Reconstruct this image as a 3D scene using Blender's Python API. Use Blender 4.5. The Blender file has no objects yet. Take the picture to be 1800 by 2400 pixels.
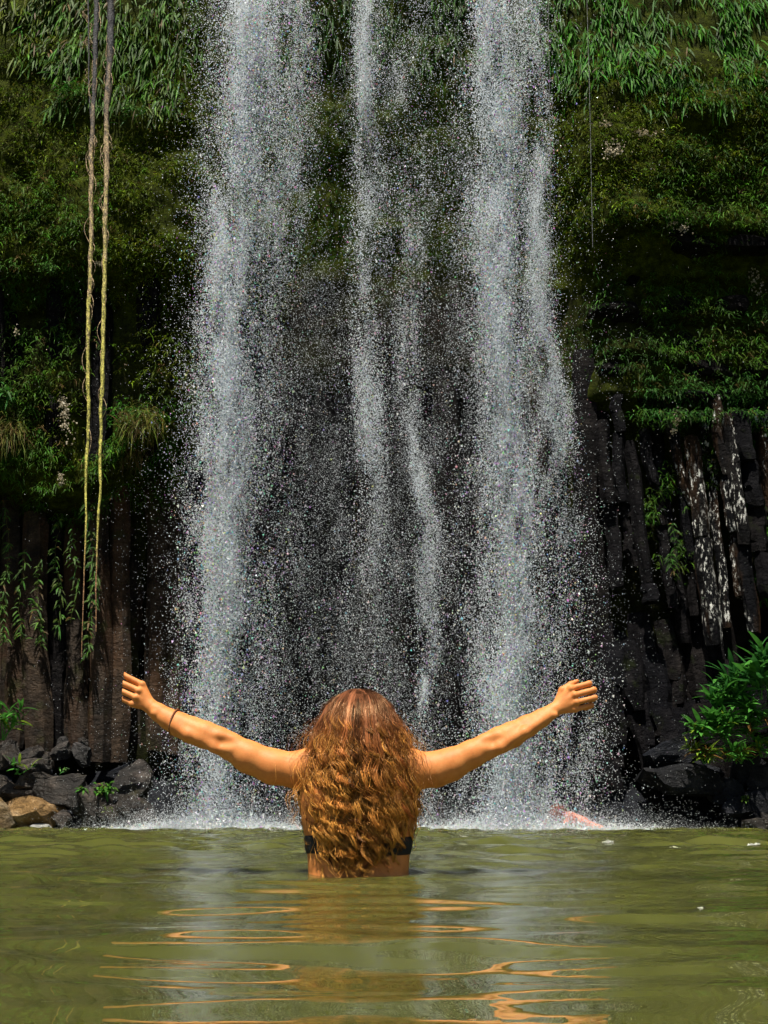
import bpy, math, random
import numpy as np
from mathutils import Vector

SC = bpy.context.scene
COL = SC.collection
rad = math.radians
rng = np.random.default_rng(7)
random.seed(7)

# ------------------------------------------------------------------ camera
F = 2770.0                      # focal length in pixels of the 1800 x 2400 photograph
PITCH = rad(14.6)
CAM = np.array([0.0, 0.0, 0.15])
cam = bpy.data.cameras.new('camera')
cam.sensor_fit = 'HORIZONTAL'; cam.sensor_width = 36.0
cam.lens = 36.0 * F / 1800.0
cam.clip_start = 0.05; cam.clip_end = 2000
camo = bpy.data.objects.new('camera', cam); COL.objects.link(camo)
camo.location = CAM; camo.rotation_euler = (rad(90) + PITCH, 0, 0)
SC.camera = camo

# ------------------------------------------------------------------ sky and sun
SUN_TO = Vector((-0.09, -0.33, 0.94)).normalized()       # direction towards the sun
elev = math.asin(SUN_TO.z)
world = bpy.data.worlds.new('World'); SC.world = world; world.use_nodes = True
wn = world.node_tree.nodes; wl = world.node_tree.links
bg = wn['Background']; sky = wn.new('ShaderNodeTexSky')
sky.sky_type = 'NISHITA'; sky.sun_disc = False
sky.sun_elevation = elev; sky.sun_rotation = math.atan2(SUN_TO.x, SUN_TO.y)
wl.new(sky.outputs[0], bg.inputs[0]); bg.inputs[1].default_value = 0.05
sun = bpy.data.lights.new('sun', 'SUN'); sun.energy = 5.0; sun.angle = rad(0.55)
sun.color = (1.0, 0.93, 0.80)
suno = bpy.data.objects.new('sun', sun); COL.objects.link(suno)
suno.rotation_euler = SUN_TO.to_track_quat('Z', 'Y').to_euler()
SC.view_settings.view_transform = 'Standard'; SC.view_settings.look = 'None'
SC.view_settings.exposure = 0.8; SC.view_settings.gamma = 1.0
SC.cycles.use_denoising = True; SC.cycles.use_light_tree = False
SC.cycles.max_bounces = 5; SC.cycles.diffuse_bounces = 2; SC.cycles.glossy_bounces = 3; SC.cycles.transparent_max_bounces = 4
SC.cycles.caustics_reflective = True; SC.cycles.caustics_refractive = False

# ------------------------------------------------------------------ helpers
_c, _s = math.cos(PITCH), math.sin(PITCH)
def P(px, py, Y):
    """world point at distance Y in front of the camera seen at photo pixel (px, py)"""
    px = np.asarray(px, float); py = np.asarray(py, float)
    u = (px - 900.0) / F; v = (1200.0 - py) / F
    dy = _c - v * _s; dz = _s + v * _c
    t = Y / dy
    return np.stack([CAM[0] + u * t, np.broadcast_to(np.asarray(Y, float), np.shape(t)) + 0 * t, CAM[2] + dz * t], -1)
def to_px(p):
    p = np.asarray(p, float) - CAM
    fwd = p[..., 1] * _c + p[..., 2] * _s; up = -p[..., 1] * _s + p[..., 2] * _c
    return 900 + F * p[..., 0] / fwd, 1200 - F * up / fwd

def _hash(ix, iy, iz, seed):
    h = (ix.astype(np.int64) * 374761393 + iy.astype(np.int64) * 668265263 + iz.astype(np.int64) * 2147483647 + seed * 1274126177) & 0xFFFFFFFF
    h = ((h ^ (h >> 13)) * 1274126177) & 0xFFFFFFFF
    h = h ^ (h >> 16)
    return (h & 0xFFFF) / 65535.0
def vnoise(x, y, z=0.0, seed=0):
    x, y, z = np.broadcast_arrays(np.asarray(x, float), np.asarray(y, float), np.asarray(z, float))
    xi, yi, zi = np.floor(x), np.floor(y), np.floor(z)
    fx, fy, fz = x - xi, y - yi, z - zi
    fx, fy, fz = [q * q * (3 - 2 * q) for q in (fx, fy, fz)]
    r = 0
    for a in (0, 1):
        wx = fx if a else 1 - fx
        for b in (0, 1):
            wy = fy if b else 1 - fy
            for c in (0, 1):
                wz = fz if c else 1 - fz
                r = r + wx * wy * wz * _hash(xi + a, yi + b, zi + c, seed)
    return r * 2 - 1
def fbm(x, y, z=0.0, seed=0, oct=4):
    r = 0; a = 1.0; t = 0
    for i in range(oct):
        r = r + a * vnoise(x * 2 ** i, y * 2 ** i, z * 2 ** i, seed + i * 17); t += a; a *= 0.5
    return r / t
def sstep(x, a, b):
    t = np.clip((x - a) / (b - a), 0, 1); return t * t * (3 - 2 * t)

def tag(o, label=None, cat=None, group=None, kind=None):
    if label: o['label'] = label
    if cat: o['category'] = cat
    if group: o['group'] = group
    if kind: o['kind'] = kind
    return o
def mesh_np(name, verts, quads=None, tris=None, smooth=False):
    """fast mesh from numpy arrays"""
    me = bpy.data.meshes.new(name)
    verts = np.ascontiguousarray(verts, np.float32)
    me.vertices.add(len(verts)); me.vertices.foreach_set('co', verts.ravel())
    parts = []; sizes = []
    if quads is not None and len(quads): parts.append(np.asarray(quads, np.int32).ravel()); sizes.append(np.full(len(quads), 4, np.int32))
    if tris is not None and len(tris): parts.append(np.asarray(tris, np.int32).ravel()); sizes.append(np.full(len(tris), 3, np.int32))
    if parts:
        li = np.concatenate(parts); sz = np.concatenate(sizes)
        me.loops.add(len(li)); me.loops.foreach_set('vertex_index', li)
        me.polygons.add(len(sz))
        st = np.concatenate([[0], np.cumsum(sz)[:-1]]).astype(np.int32)
        me.polygons.foreach_set('loop_start', st)
        me.polygons.foreach_set('use_smooth', np.full(len(sz), smooth, bool))
    me.update(calc_edges=True)
    return me
def obj(name, me, mat=None, parent=None):
    o = bpy.data.objects.new(name, me); COL.objects.link(o)
    if mat is not None:
        if isinstance(mat, (list, tuple)):
            for m in mat: me.materials.append(m)
        elif me is not None and len(me.materials) == 0: me.materials.append(mat)
    if parent is not None: o.parent = parent
    return o
def empty(name, loc=(0, 0, 0)):
    o = bpy.data.objects.new(name, None); COL.objects.link(o); o.location = loc
    o.empty_display_size = 0.05
    return o
def set_col(me, cols):
    a = me.color_attributes.new('Col', 'FLOAT_COLOR', 'POINT')
    c = np.ones((len(me.vertices), 4), np.float32); c[:, :3] = cols
    a.data.foreach_set('color', c.ravel())

# ------------------------------------------------------------------ materials
def new_mat(name):
    m = bpy.data.materials.new(name); m.use_nodes = True
    nt = m.node_tree
    return m, nt, nt.nodes, nt.links, nt.nodes['Principled BSDF']
def noise(n, l, co, scale, detail=6, rough=0.55, dist=0.0):
    t = n.new('ShaderNodeTexNoise'); t.inputs['Scale'].default_value = scale; t.inputs['Detail'].default_value = detail
    t.inputs['Roughness'].default_value = rough; t.inputs['Distortion'].default_value = dist
    if co is not None: l.new(co, t.inputs['Vector'])
    return t.outputs['Fac']
def ramp(n, l, fac, stops):
    r = n.new('ShaderNodeValToRGB'); e = r.color_ramp.elements
    while len(e) < len(stops): e.new(0.5)
    for i, (p, c) in enumerate(stops):
        e[i].position = p; e[i].color = (c, c, c, 1) if not hasattr(c, '__len__') else (*c, 1)
    l.new(fac, r.inputs[0]); return r.outputs[0]
def mixc(n, l, fac, a, b, blend='MIX'):
    m = n.new('ShaderNodeMix'); m.data_type = 'RGBA'; m.blend_type = blend
    for sock, v in ((m.inputs[0], fac), (m.inputs[6], a), (m.inputs[7], b)):
        if isinstance(v, bpy.types.NodeSocket): l.new(v, sock)
        elif hasattr(v, '__len__'): sock.default_value = (*v, 1)
        else: sock.default_value = v
    return m.outputs[2]
def bump(n, l, h, strength, dist, nrm=None):
    b = n.new('ShaderNodeBump'); b.inputs['Strength'].default_value = strength; b.inputs['Distance'].default_value = dist
    l.new(h, b.inputs['Height'])
    if nrm is not None: l.new(nrm, b.inputs['Normal'])
    return b.outputs[0]
def wpos(n, l, scale=(1, 1, 1)):
    g = n.new('ShaderNodeNewGeometry'); mp = n.new('ShaderNodeMapping'); mp.inputs['Scale'].default_value = scale
    l.new(g.outputs['Position'], mp.inputs['Vector']); return mp.outputs[0]

def rock_mat(name, dark, mid, light, moss=None, moss_amt=0.5, lichen=0.0, rough=0.55, rust=None, spec=0.12):
    m, nt, n, l, b = new_mat(name)
    co = wpos(n, l)
    c = ramp(n, l, noise(n, l, co, 3.2, 5, 0.62), [(0.28, dark), (0.52, mid), (0.75, light)])
    fine = noise(n, l, co, 38, 4, 0.65)
    c = mixc(n, l, 0.75, c, ramp(n, l, fine, [(0.3, 0.35), (0.7, 1.5)]), 'MULTIPLY')
    oi = n.new('ShaderNodeObjectInfo')
    c = mixc(n, l, 0.8, c, ramp(n, l, oi.outputs['Random'], [(0.0, (0.55, 0.6, 0.7)), (0.5, (1.0, 0.92, 0.85)), (1.0, (1.3, 1.1, 0.85))]), 'MULTIPLY')
    if rust:
        f = ramp(n, l, noise(n, l, wpos(n, l, (2.2, 2.2, 0.5)), 1.0, 5, 0.6), [(0.5, 0.0), (0.68, 0.75)])
        c = mixc(n, l, f, c, rust)
    if moss:
        f = ramp(n, l, noise(n, l, co, 1.7, 7, 0.65), [(0.62 - 0.25 * moss_amt, 0.0), (0.72 - 0.25 * moss_amt, 0.9)])
        c = mixc(n, l, f, c, moss)
    if lichen:
        f1 = ramp(n, l, noise(n, l, wpos(n, l, (1.4, 1.4, 0.5)), 12, 7, 0.75), [(0.60 - 0.05 * lichen, 0.0), (0.63 - 0.05 * lichen, 0.9)])
        f2 = ramp(n, l, noise(n, l, wpos(n, l, (1.5, 1.5, 0.45)), 1.1, 3, 0.5), [(0.46, 0.0), (0.54, 1.0)])
        c = mixc(n, l, mixc(n, l, 1.0, f1, f2, 'MULTIPLY'), c, (0.80, 0.80, 0.76))
    l.new(c, b.inputs['Base Color']); b.inputs['Specular IOR Level'].default_value = spec
    r = ramp(n, l, noise(n, l, co, 6, 4), [(0.35, rough - 0.22), (0.65, rough + 0.2)])
    l.new(r, b.inputs['Roughness'])
    h = bump(n, l, noise(n, l, wpos(n, l, (1, 1, 1.5)), 9, 6, 0.7), 1.0, 0.09)
    h = bump(n, l, fine, 0.6, 0.012, h)
    l.new(h, b.inputs['Normal'])
    return m
M = {}
M['column'] = rock_mat('basalt_brown', (0.008, 0.007, 0.006), (0.034, 0.024, 0.017), (0.085, 0.062, 0.044), moss=(0.030, 0.030, 0.008), moss_amt=0.25, rust=(0.075, 0.036, 0.016))
M['column_dark'] = rock_mat('basalt_dark', (0.002, 0.002, 0.003), (0.007, 0.0068, 0.0085), (0.022, 0.021, 0.023), spec=0.04, moss=(0.014, 0.02, 0.006), moss_amt=0.1)  # wet basalt; shade of the right wall is put into this dark colour
M['column_lichen'] = rock_mat('basalt_lichen', (0.002, 0.0025, 0.0035), (0.007, 0.007, 0.0085), (0.022, 0.021, 0.020), spec=0.04, lichen=0.95, rust=(0.05, 0.025, 0.010))
M['boulder'] = rock_mat('wet_boulder', (0.005, 0.005, 0.006), (0.020, 0.018, 0.017), (0.105, 0.092, 0.085), spec=.35, rough=0.42, moss=(0.035, 0.03, 0.010), moss_amt=0.1)
M['boulder_dark'] = rock_mat('wet_boulder_dark', (0.003, 0.004, 0.006), (0.010, 0.012, 0.017), (0.035, 0.038, 0.048), rough=0.5)
M['boulder_tan'] = rock_mat('tan_boulder', (0.06, 0.04, 0.02), (0.22, 0.14, 0.06), (0.42, 0.32, 0.2), rough=0.4)
M['lichen'] = rock_mat('pale_lichen', (0.28, 0.26, 0.22), (0.5, 0.47, 0.40), (0.68, 0.64, 0.56), rough=0.8)

def cliff_mat():
    m, nt, n, l, b = new_mat('cliff_soil_and_moss')
    co = wpos(n, l)
    rock = ramp(n, l, noise(n, l, co, 2.5, 5, 0.6), [(0.3, (0.004, 0.004, 0.003)), (0.6, (0.016, 0.013, 0.010)), (0.8, (0.036, 0.030, 0.023))])
    mossc = ramp(n, l, noise(n, l, co, 5.5, 6, 0.7), [(0.3, (0.008, 0.010, 0.001)), (0.5, (0.036, 0.048, 0.002)), (0.72, (0.080, 0.106, 0.004))])
    at = n.new('ShaderNodeAttribute'); at.attribute_name = 'Col'
    sep = n.new('ShaderNodeSeparateColor'); l.new(at.outputs['Color'], sep.inputs[0])
    c = mixc(n, l, sep.outputs[0], rock, mossc)
    c = mixc(n, l, 0.8, c, ramp(n, l, noise(n, l, co, 45, 6, 0.7), [(0.3, 0.3), (0.7, 1.5)]), 'MULTIPLY')
    l.new(c, b.inputs['Base Color']); b.inputs['Roughness'].default_value = 0.85; b.inputs['Specular IOR Level'].default_value = 0.06
    h = bump(n, l, noise(n, l, co, 9, 6, 0.72), 1.0, 0.16)
    h = bump(n, l, noise(n, l, co, 60, 4, 0.6), 0.8, 0.02, h)
    l.new(h, b.inputs['Normal']); return m
M['cliff'] = cliff_mat()

def leaf_mat(name, rough=0.55, trans=0.3):
    m, nt, n, l, b = new_mat(name)
    at = n.new('ShaderNodeAttribute'); at.attribute_name = 'Col'
    v = ramp(n, l, noise(n, l, wpos(n, l), 14, 3), [(0.3, 0.7), (0.7, 1.25)])
    c = mixc(n, l, 1.0, at.outputs['Color'], v, 'MULTIPLY')
    l.new(c, b.inputs['Base Color']); b.inputs['Roughness'].default_value = rough; b.inputs['Specular IOR Level'].default_value = 0.10
    tr = n.new('ShaderNodeBsdfTranslucent'); l.new(c, tr.inputs[0])
    mx = n.new('ShaderNodeMixShader'); mx.inputs[0].default_value = trans
    l.new(b.outputs[0], mx.inputs[1]); l.new(tr.outputs[0], mx.inputs[2])
    l.new(mx.outputs[0], n['Material Output'].inputs[0]); return m
M['leaf'] = leaf_mat('leaf')

def drop_mat():
    m, nt, n, l, b = new_mat('white_water')
    at = n.new('ShaderNodeAttribute'); at.attribute_name = 'Col'
    l.new(at.outputs['Color'], b.inputs['Base Color'])
    b.inputs['Roughness'].default_value = 0.25; b.inputs['IOR'].default_value = 1.33
    tr = n.new('ShaderNodeBsdfTranslucent'); l.new(at.outputs['Color'], tr.inputs[0])
    mx = n.new('ShaderNodeMixShader'); mx.inputs[0].default_value = 0.5
    l.new(b.outputs[0], mx.inputs[1]); l.new(tr.outputs[0], mx.inputs[2])
    l.new(mx.outputs[0], n['Material Output'].inputs[0]); return m
M['drop'] = drop_mat()

def water_mat():
    m, nt, n, l, b = new_mat('murky_green_water')
    co = wpos(n, l)
    c = ramp(n, l, noise(n, l, co, 0.55, 3), [(0.3, (0.054, 0.060, 0.014)), (0.7, (0.080, 0.085, 0.021))])
    l.new(c, b.inputs['Base Color']); b.inputs['Roughness'].default_value = 0.02; b.inputs['IOR'].default_value = 1.33
    b.inputs['Subsurface Weight'].default_value = 1.0; b.inputs['Subsurface Radius'].default_value = (0.30, 0.32, 0.14); b.inputs['Subsurface Scale'].default_value = 1.0
    h = bump(n, l, noise(n, l, wpos(n, l, (1, 1, 1)), 7, 3, 0.5), 0.05, 0.02)
    l.new(h, b.inputs['Normal']); return m
M['water'] = water_mat()

def skin_mat():
    m, nt, n, l, b = new_mat('tanned_skin')
    co = wpos(n, l)
    c = ramp(n, l, noise(n, l, co, 16, 7, 0.72), [(0.3, (0.48, 0.160, 0.040)), (0.5, (0.58, 0.210, 0.056)), (0.72, (0.66, 0.262, 0.080))])
    l.new(c, b.inputs['Base Color']); b.inputs['Roughness'].default_value = 0.56; b.inputs['Specular IOR Level'].default_value = 0.30
    b.inputs['Subsurface Weight'].default_value = 0.12; b.inputs['Subsurface Radius'].default_value = (0.02, 0.008, 0.004)
    b.inputs['Subsurface Scale'].default_value = 0.6
    l.new(bump(n, l, noise(n, l, co, 260, 3), 0.12, 0.002), b.inputs['Normal']); return m
M['skin'] = skin_mat()
def plain(name, col, rough=0.6, nscale=30, var=0.35):
    m, nt, n, l, b = new_mat(name)
    v = ramp(n, l, noise(n, l, wpos(n, l), nscale, 6), [(0.3, 1 - var), (0.7, 1 + var)])
    l.new(mixc(n, l, 1.0, col, v, 'MULTIPLY'), b.inputs['Base Color']); b.inputs['Roughness'].default_value = rough
    l.new(bump(n, l, noise(n, l, wpos(n, l), nscale * 2, 6), 0.5, 0.01), b.inputs['Normal'])
    return m
M['scalp'] = plain('dark_scalp', (0.03, 0.014, 0.006), 0.8)
M['fabric'] = plain('black_fabric', (0.006, 0.006, 0.007), 0.7, 400, 0.2)
M['band'] = plain('brown_hair_tie', (0.25, 0.09, 0.03), 0.6, 300)
M['pink_skin'] = plain('sunburnt_skin', (0.66, 0.27, 0.20), 0.5, 12, 0.12)
M['red_hair'] = plain('auburn_hair', (0.22, 0.07, 0.05), 0.6, 40)
def hair_mat():
    m, nt, n, l, b = new_mat('wavy_brown_hair')
    at = n.new('ShaderNodeAttribute'); at.attribute_name = 'Col'
    l.new(at.outputs['Color'], b.inputs['Base Color'])
    b.inputs['Roughness'].default_value = 0.3; b.inputs['Specular IOR Level'].default_value = 0.6; b.inputs['Specular Tint'].default_value = (1.0, 0.62, 0.30, 1)
    tr = n.new('ShaderNodeBsdfTranslucent'); l.new(at.outputs['Color'], tr.inputs[0])
    mx = n.new('ShaderNodeMixShader'); mx.inputs[0].default_value = 0.14
    l.new(b.outputs[0], mx.inputs[1]); l.new(tr.outputs[0], mx.inputs[2])
    l.new(mx.outputs[0], n['Material Output'].inputs[0]); return m
M['hair'] = hair_mat()
def root_mat():
    m, nt, n, l, b = new_mat('aerial_root_bark')
    at = n.new('ShaderNodeAttribute'); at.attribute_name = 'Col'
    v = ramp(n, l, noise(n, l, wpos(n, l, (1, 1, 0.35)), 45, 6, 0.75), [(0.40, 0.15), (0.6, 1.5)])
    l.new(mixc(n, l, 1.0, at.outputs['Color'], v, 'MULTIPLY'), b.inputs['Base Color']); b.inputs['Roughness'].default_value = 0.8
    l.new(bump(n, l, noise(n, l, wpos(n, l), 50, 6), 0.8, 0.02), b.inputs['Normal']); return m
M['root'] = root_mat()

# ------------------------------------------------------------------ pool water
WY = 3.62                                                     # the woman's distance
WX = float(P(840, 2045, WY)[0])
def water_z(x, y):
    z = 0
    r = np.random.default_rng(21)
    far = sstep(y, 3.4, 7.5); near = 1 - 0.75 * sstep(y, 3.0, 6.0)
    for i in range(34):
        long_ = i < 10
        lam = 0.5 * (1.3 / 0.5) ** r.random() if long_ else 0.13 * (0.5 / 0.13) ** r.random()
        th = r.normal(0, 0.5 if long_ else 0.32) + math.pi / 2; ph = r.random() * 6.283
        k = 2 * math.pi / lam
        amp = (0.028 if long_ else 0.026) * lam / (2 * math.pi) * (0.6 + 0.8 * r.random())
        z = z + amp * np.sin(k * (x * math.cos(th) + y * math.sin(th)) + ph + 1.1 * vnoise(x * 0.9, y * 0.9, i, 5)) * (0.55 + 0.6 * vnoise(x * .7, y * .7, i, 77))
    for i in range(30):                                      # chop from the falls
        lam = 0.16 * (1.2 / 0.16) ** r.random()
        th = r.normal(0, 0.6) + math.pi / 2; ph = r.random() * 6.283
        k = 2 * math.pi / lam
        amp = 0.085 * lam / (2 * math.pi) * (0.5 + r.random())
        z = z + far * amp * np.sin(k * (x * math.cos(th) + y * math.sin(th)) + ph + 1.5 * vnoise(x * 0.6, y * 0.6, i, 9)) * (0.6 + 0.6 * vnoise(x * .5, y * .5, i, 78))
    d = np.hypot((x - WX) / 1.3, (y - WY))                    # rings leaving the woman
    z = z + 0.0042 * np.exp(-d / 1.0) * np.sin(2 * math.pi * d / 0.14 + 0.6 + vnoise(x * 2, y * 2, 0, 3)) * sstep(d, 0.05, 0.25)
    z = z + 0.004 * np.exp(-((d - 0.16) / 0.03) ** 2) * (.5 + .5 * vnoise(x * 9, y * 9, 0, 4))
    hx, hy = P(1525, 2046, 4.0)[0], 3.9                       # a low swell to the right
    z = z + 0.022 * np.exp(-((x - hx) / 0.16) ** 2 - ((y - hy) / 0.12) ** 2)
    return z
ys = np.concatenate([np.linspace(-14, 0.3, 30)[:-1], 0.3 * (23.0 / 0.3) ** np.linspace(0, 1, 700)])
xu = np.linspace(-1, 1, 330); xs = 14 * np.sinh(3.9 * xu) / math.sinh(3.9)
XX, YY = np.meshgrid(xs, ys)
ZZ = water_z(XX, YY)
nx, ny = len(xs), len(ys)
idx = np.arange(nx * ny).reshape(ny, nx)
q = np.stack([idx[:-1, :-1], idx[:-1, 1:], idx[1:, 1:], idx[1:, :-1]], -1).reshape(-1, 4)
rim = np.concatenate([idx[0, :], idx[1:, -1], idx[-1, -2::-1], idx[-2:0:-1, 0]])          # closed body of water, 1.5 m deep
Vw = np.stack([XX, YY, ZZ], -1).reshape(-1, 3); Vr = Vw[rim].copy(); Vr[:, 2] = -1.5; nr = len(rim); lo_ = len(Vw) + np.arange(nr)
q2 = np.stack([rim, lo_, np.roll(lo_, -1), np.roll(rim, -1)], -1)
cbt = len(Vw) + nr; tb = np.stack([lo_, np.full(nr, cbt), np.roll(lo_, -1)], -1)
me = mesh_np('pool_water', np.concatenate([Vw, Vr, [[0, 4, -1.5]]]), np.concatenate([q, q2]), tb, smooth=True)
w = obj('pool_water', me, M['water'])
tag(w, 'murky olive green plunge pool with smooth ripples', kind='structure')

# ------------------------------------------------------------------ cliff backing
def cliff_y(x, z):
    px, py = to_px(np.stack([x, np.full_like(x, 20.5), z], -1))
    y = 21.0 + 0 * x
    ledge_l = 1170 + 60 * np.sin(px / 90.0) - 0.28 * np.clip(px - 240, 0, 400)
    up_l = 1 - sstep(py, ledge_l - 60, ledge_l + 10)
    y = y - 1.15 * up_l * (1 - sstep(px, 430, 640))
    y = y - 0.6 * sstep(py, -100, 620) * (1 - sstep(py, 650, 760)) * (1 - sstep(px, 440, 700))
    up_r = 1 - sstep(py, 930, 1000)
    y = y - 0.5 * up_r * sstep(px, 1300, 1420)
    y = y - 0.75 * sstep(py, -100, 520) * (1 - sstep(py, 540, 680)) * sstep(px, 1280, 1400)
    y = y - 0.6 * (1 - sstep(py, 850, 960)) * sstep(px, 600, 800) * (1 - sstep(px, 1100, 1300))
    y = y + 0.34 * fbm(x * 0.45, z * 0.45, 0.0, 3, 4) + 0.16 * fbm(x * 1.8, z * 1.8, 1.0, 4, 3)
    ph_ = z * 1.25 + 0.5 * fbm(x * .5, z * .3, 0, 33, 3); saw = ph_ - np.floor(ph_)
    y = y - 0.3 * sstep(saw, 0.0, 0.2) * (1 - 0.5 * saw) * sstep(px, 1330, 1460) * sstep(py, 500, 580) * (1 - sstep(py, 940, 990))
    side = np.clip(np.abs(x) - 7.5, 0, None)                   # the amphitheatre comes forward at the sides
    return y - 0.075 * side ** 2
cx = np.concatenate([np.linspace(-20, -7.6, 26)[:-1], np.linspace(-7.6, 7.6, 230), np.linspace(7.6, 20, 26)[1:]])
cz = np.concatenate([np.linspace(-1.2, 17.5, 280), np.linspace(17.5, 27, 24)[1:]])
XX, ZZ = np.meshgrid(cx, cz); YY = cliff_y(XX, ZZ)
pxx, pyy = to_px(np.stack([XX, YY, ZZ], -1))
moss = 1 - sstep(pyy, 640, 780) * (0.7 + 0.3 * sstep(pyy, 1150, 1250))
moss = np.where((pxx < 460) & (pyy > 980) & (pyy < 1200), 0.8, moss)
moss = np.where((pxx > 1280) & (pyy > 330) & (pyy < 990), np.maximum(moss * 0.75, .45), moss)
moss = np.where((pxx > 480) & (pxx < 1300), moss * (1 - sstep(pyy, 520, 760)), moss)
moss = np.clip(moss * 1.25 + 0.12 + 0.45 * fbm(XX * 0.8, ZZ * 0.8, 2.0, 8, 4), 0, 1)
nx, nz = len(cx), len(cz); idx = np.arange(nx * nz).reshape(nz, nx)
q = np.stack([idx[:-1, :-1], idx[:-1, 1:], idx[1:, 1:], idx[1:, :-1]], -1).reshape(-1, 4)
me = mesh_np('cliff', np.stack([XX, YY, ZZ], -1).reshape(-1, 3), q, smooth=True)
set_col(me, np.repeat(moss.reshape(-1, 1), 3, 1))
cliff = obj('cliff', me, M['cliff'])
tag(cliff, 'dark mossy basalt cliff behind the waterfall', kind='structure')
def on_cliff(px, py, lift=0.0):
    px = np.asarray(px, float); py = np.asarray(py, float)
    Y = np.full(px.shape, 20.5)
    for _ in range(4):
        p = P(px, py, Y); Y = cliff_y(p[..., 0], p[..., 2])
    return P(px, py, Y - lift)

# ------------------------------------------------------------------ basalt columns and blocks (pieces of the cliff)
def column(top, bot, r, mat, seed, name='basalt_column', rings=15, sides=7, bend=(0, 0), flare=1.0):
    g = np.random.default_rng(seed)
    top, bot = np.array(top, float), np.array(bot, float)
    ang = np.sort((np.arange(sides) + g.uniform(-0.28, 0.28, sides)) / sides * 2 * np.pi)
    rad_ = r * g.uniform(0.86, 1.15, sides)
    t = np.linspace(0, 1, rings)
    t[1:-1] += g.uniform(-0.3, 0.3, rings - 2) / rings
    cen = top[None] * (1 - t[:, None]) + bot[None] * t[:, None]
    s4 = np.sin(np.pi * t)
    cen[:, 0] += bend[0] * s4 + 0.018 * np.sin(t * 9 + g.random() * 6)
    cen[:, 1] += bend[1] * s4
    jog = np.cumsum((g.random(rings) < 0.22) * g.normal(0, 0.022, rings)); cen[:, 0] += jog
    V = []
    for i in range(rings):
        rr = rad_ * (1 + g.normal(0, 0.035, sides)) * (1 + (flare - 1) * t[i])
        if i == 0 or i == rings - 1: rr = rr * 0.86
        V.append(np.stack([cen[i, 0] + rr * np.cos(ang), cen[i, 1] + rr * np.sin(ang), cen[i, 2] + g.normal(0, 0.012, sides)], -1))
    V = np.concatenate(V)
    q = [(i * sides + j, (i + 1) * sides + j, (i + 1) * sides + (j + 1) % sides, i * sides + (j + 1) % sides) for i in range(rings - 1) for j in range(sides)]
    me = bpy.data.meshes.new(name)
    me.from_pydata(V.tolist(), [], q + [tuple(range(sides)), tuple(reversed(range((rings - 1) * sides, rings * sides)))])
    return obj(name, me, mat, cliff)
k = 100
g = np.random.default_rng(11)
px = -60
while px < 450:                                               # left row above the boulders
    wd = g.uniform(34, 58); x = px + wd / 2
    top = 1165 + 40 * math.sin(px / 60) - (40 if 230 < px else 0) + g.uniform(-25, 25); b = 1765 + g.uniform(-15, 25)
    Y = 20.5 + g.uniform(-0.22, 0.22) + (0.55 if x > 300 else 0.0)
    lean = -12 + 18 * (x / 430)
    column(P(x + lean, top, Y + 0.1), P(x, b, Y - 0.1), wd / 138 * 0.56, M['column'] if g.random() < 0.8 else M['column_dark'], k, bend=(g.normal(0, .05), 0), flare=1.1)
    px += wd; k += 1
px = -30
while px < 390:                                               # left upper rock ribs showing between the ferns
    wd = g.uniform(40, 66); x = px + wd / 2
    if not (250 < x < 300):
        top = 640 + g.uniform(-40, 60); b = 1080 + g.uniform(-60, 60)
        p0 = on_cliff(x, top, -0.24); p1 = on_cliff(x - 6, b, -0.20)
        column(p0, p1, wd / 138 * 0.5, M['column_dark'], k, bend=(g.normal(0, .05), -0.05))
    px += wd; k += 1
px = 430
while px < 1400:                                              # behind the falls
    wd = g.uniform(40, 64); x = px + wd / 2
    top = 870 + g.uniform(-70, 90); b = 1850 + g.uniform(-10, 30)
    Y = 21.0 + g.uniform(-0.25, 0.25)
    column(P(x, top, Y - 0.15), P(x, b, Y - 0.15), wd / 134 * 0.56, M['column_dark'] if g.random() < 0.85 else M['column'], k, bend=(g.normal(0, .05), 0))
    px += wd; k += 1
px = 1395
while px < 1850:                                              # right, leaning, broken and lichen-streaked
    wd = g.uniform(20, 40); x = px + wd / 2
    top = 985 - 60 * (x > 1690) + g.uniform(-70, 60); b = 1440 + g.uniform(-120, 90)
    Y = 20.4 + g.uniform(-0.3, 0.3) - (0.3 if 1705 < x < 1765 else 0)
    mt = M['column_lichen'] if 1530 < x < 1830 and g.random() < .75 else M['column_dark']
    dx = 34 + 30 * (x > 1500) + g.uniform(-12, 12); cut = [0.0] + sorted(g.uniform(.2, .9, int(g.integers(1, 4))).tolist()) + [1.0]
    for a, c_ in zip(cut[:-1], cut[1:]):
        if c_ - a < .06: continue
        off = g.normal(0, 3); Yk = Y + g.normal(0, .06)
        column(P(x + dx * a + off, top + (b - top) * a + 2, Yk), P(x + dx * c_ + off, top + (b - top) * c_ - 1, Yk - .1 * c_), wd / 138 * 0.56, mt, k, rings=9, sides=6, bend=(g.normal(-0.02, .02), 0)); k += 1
    px += wd
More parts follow.
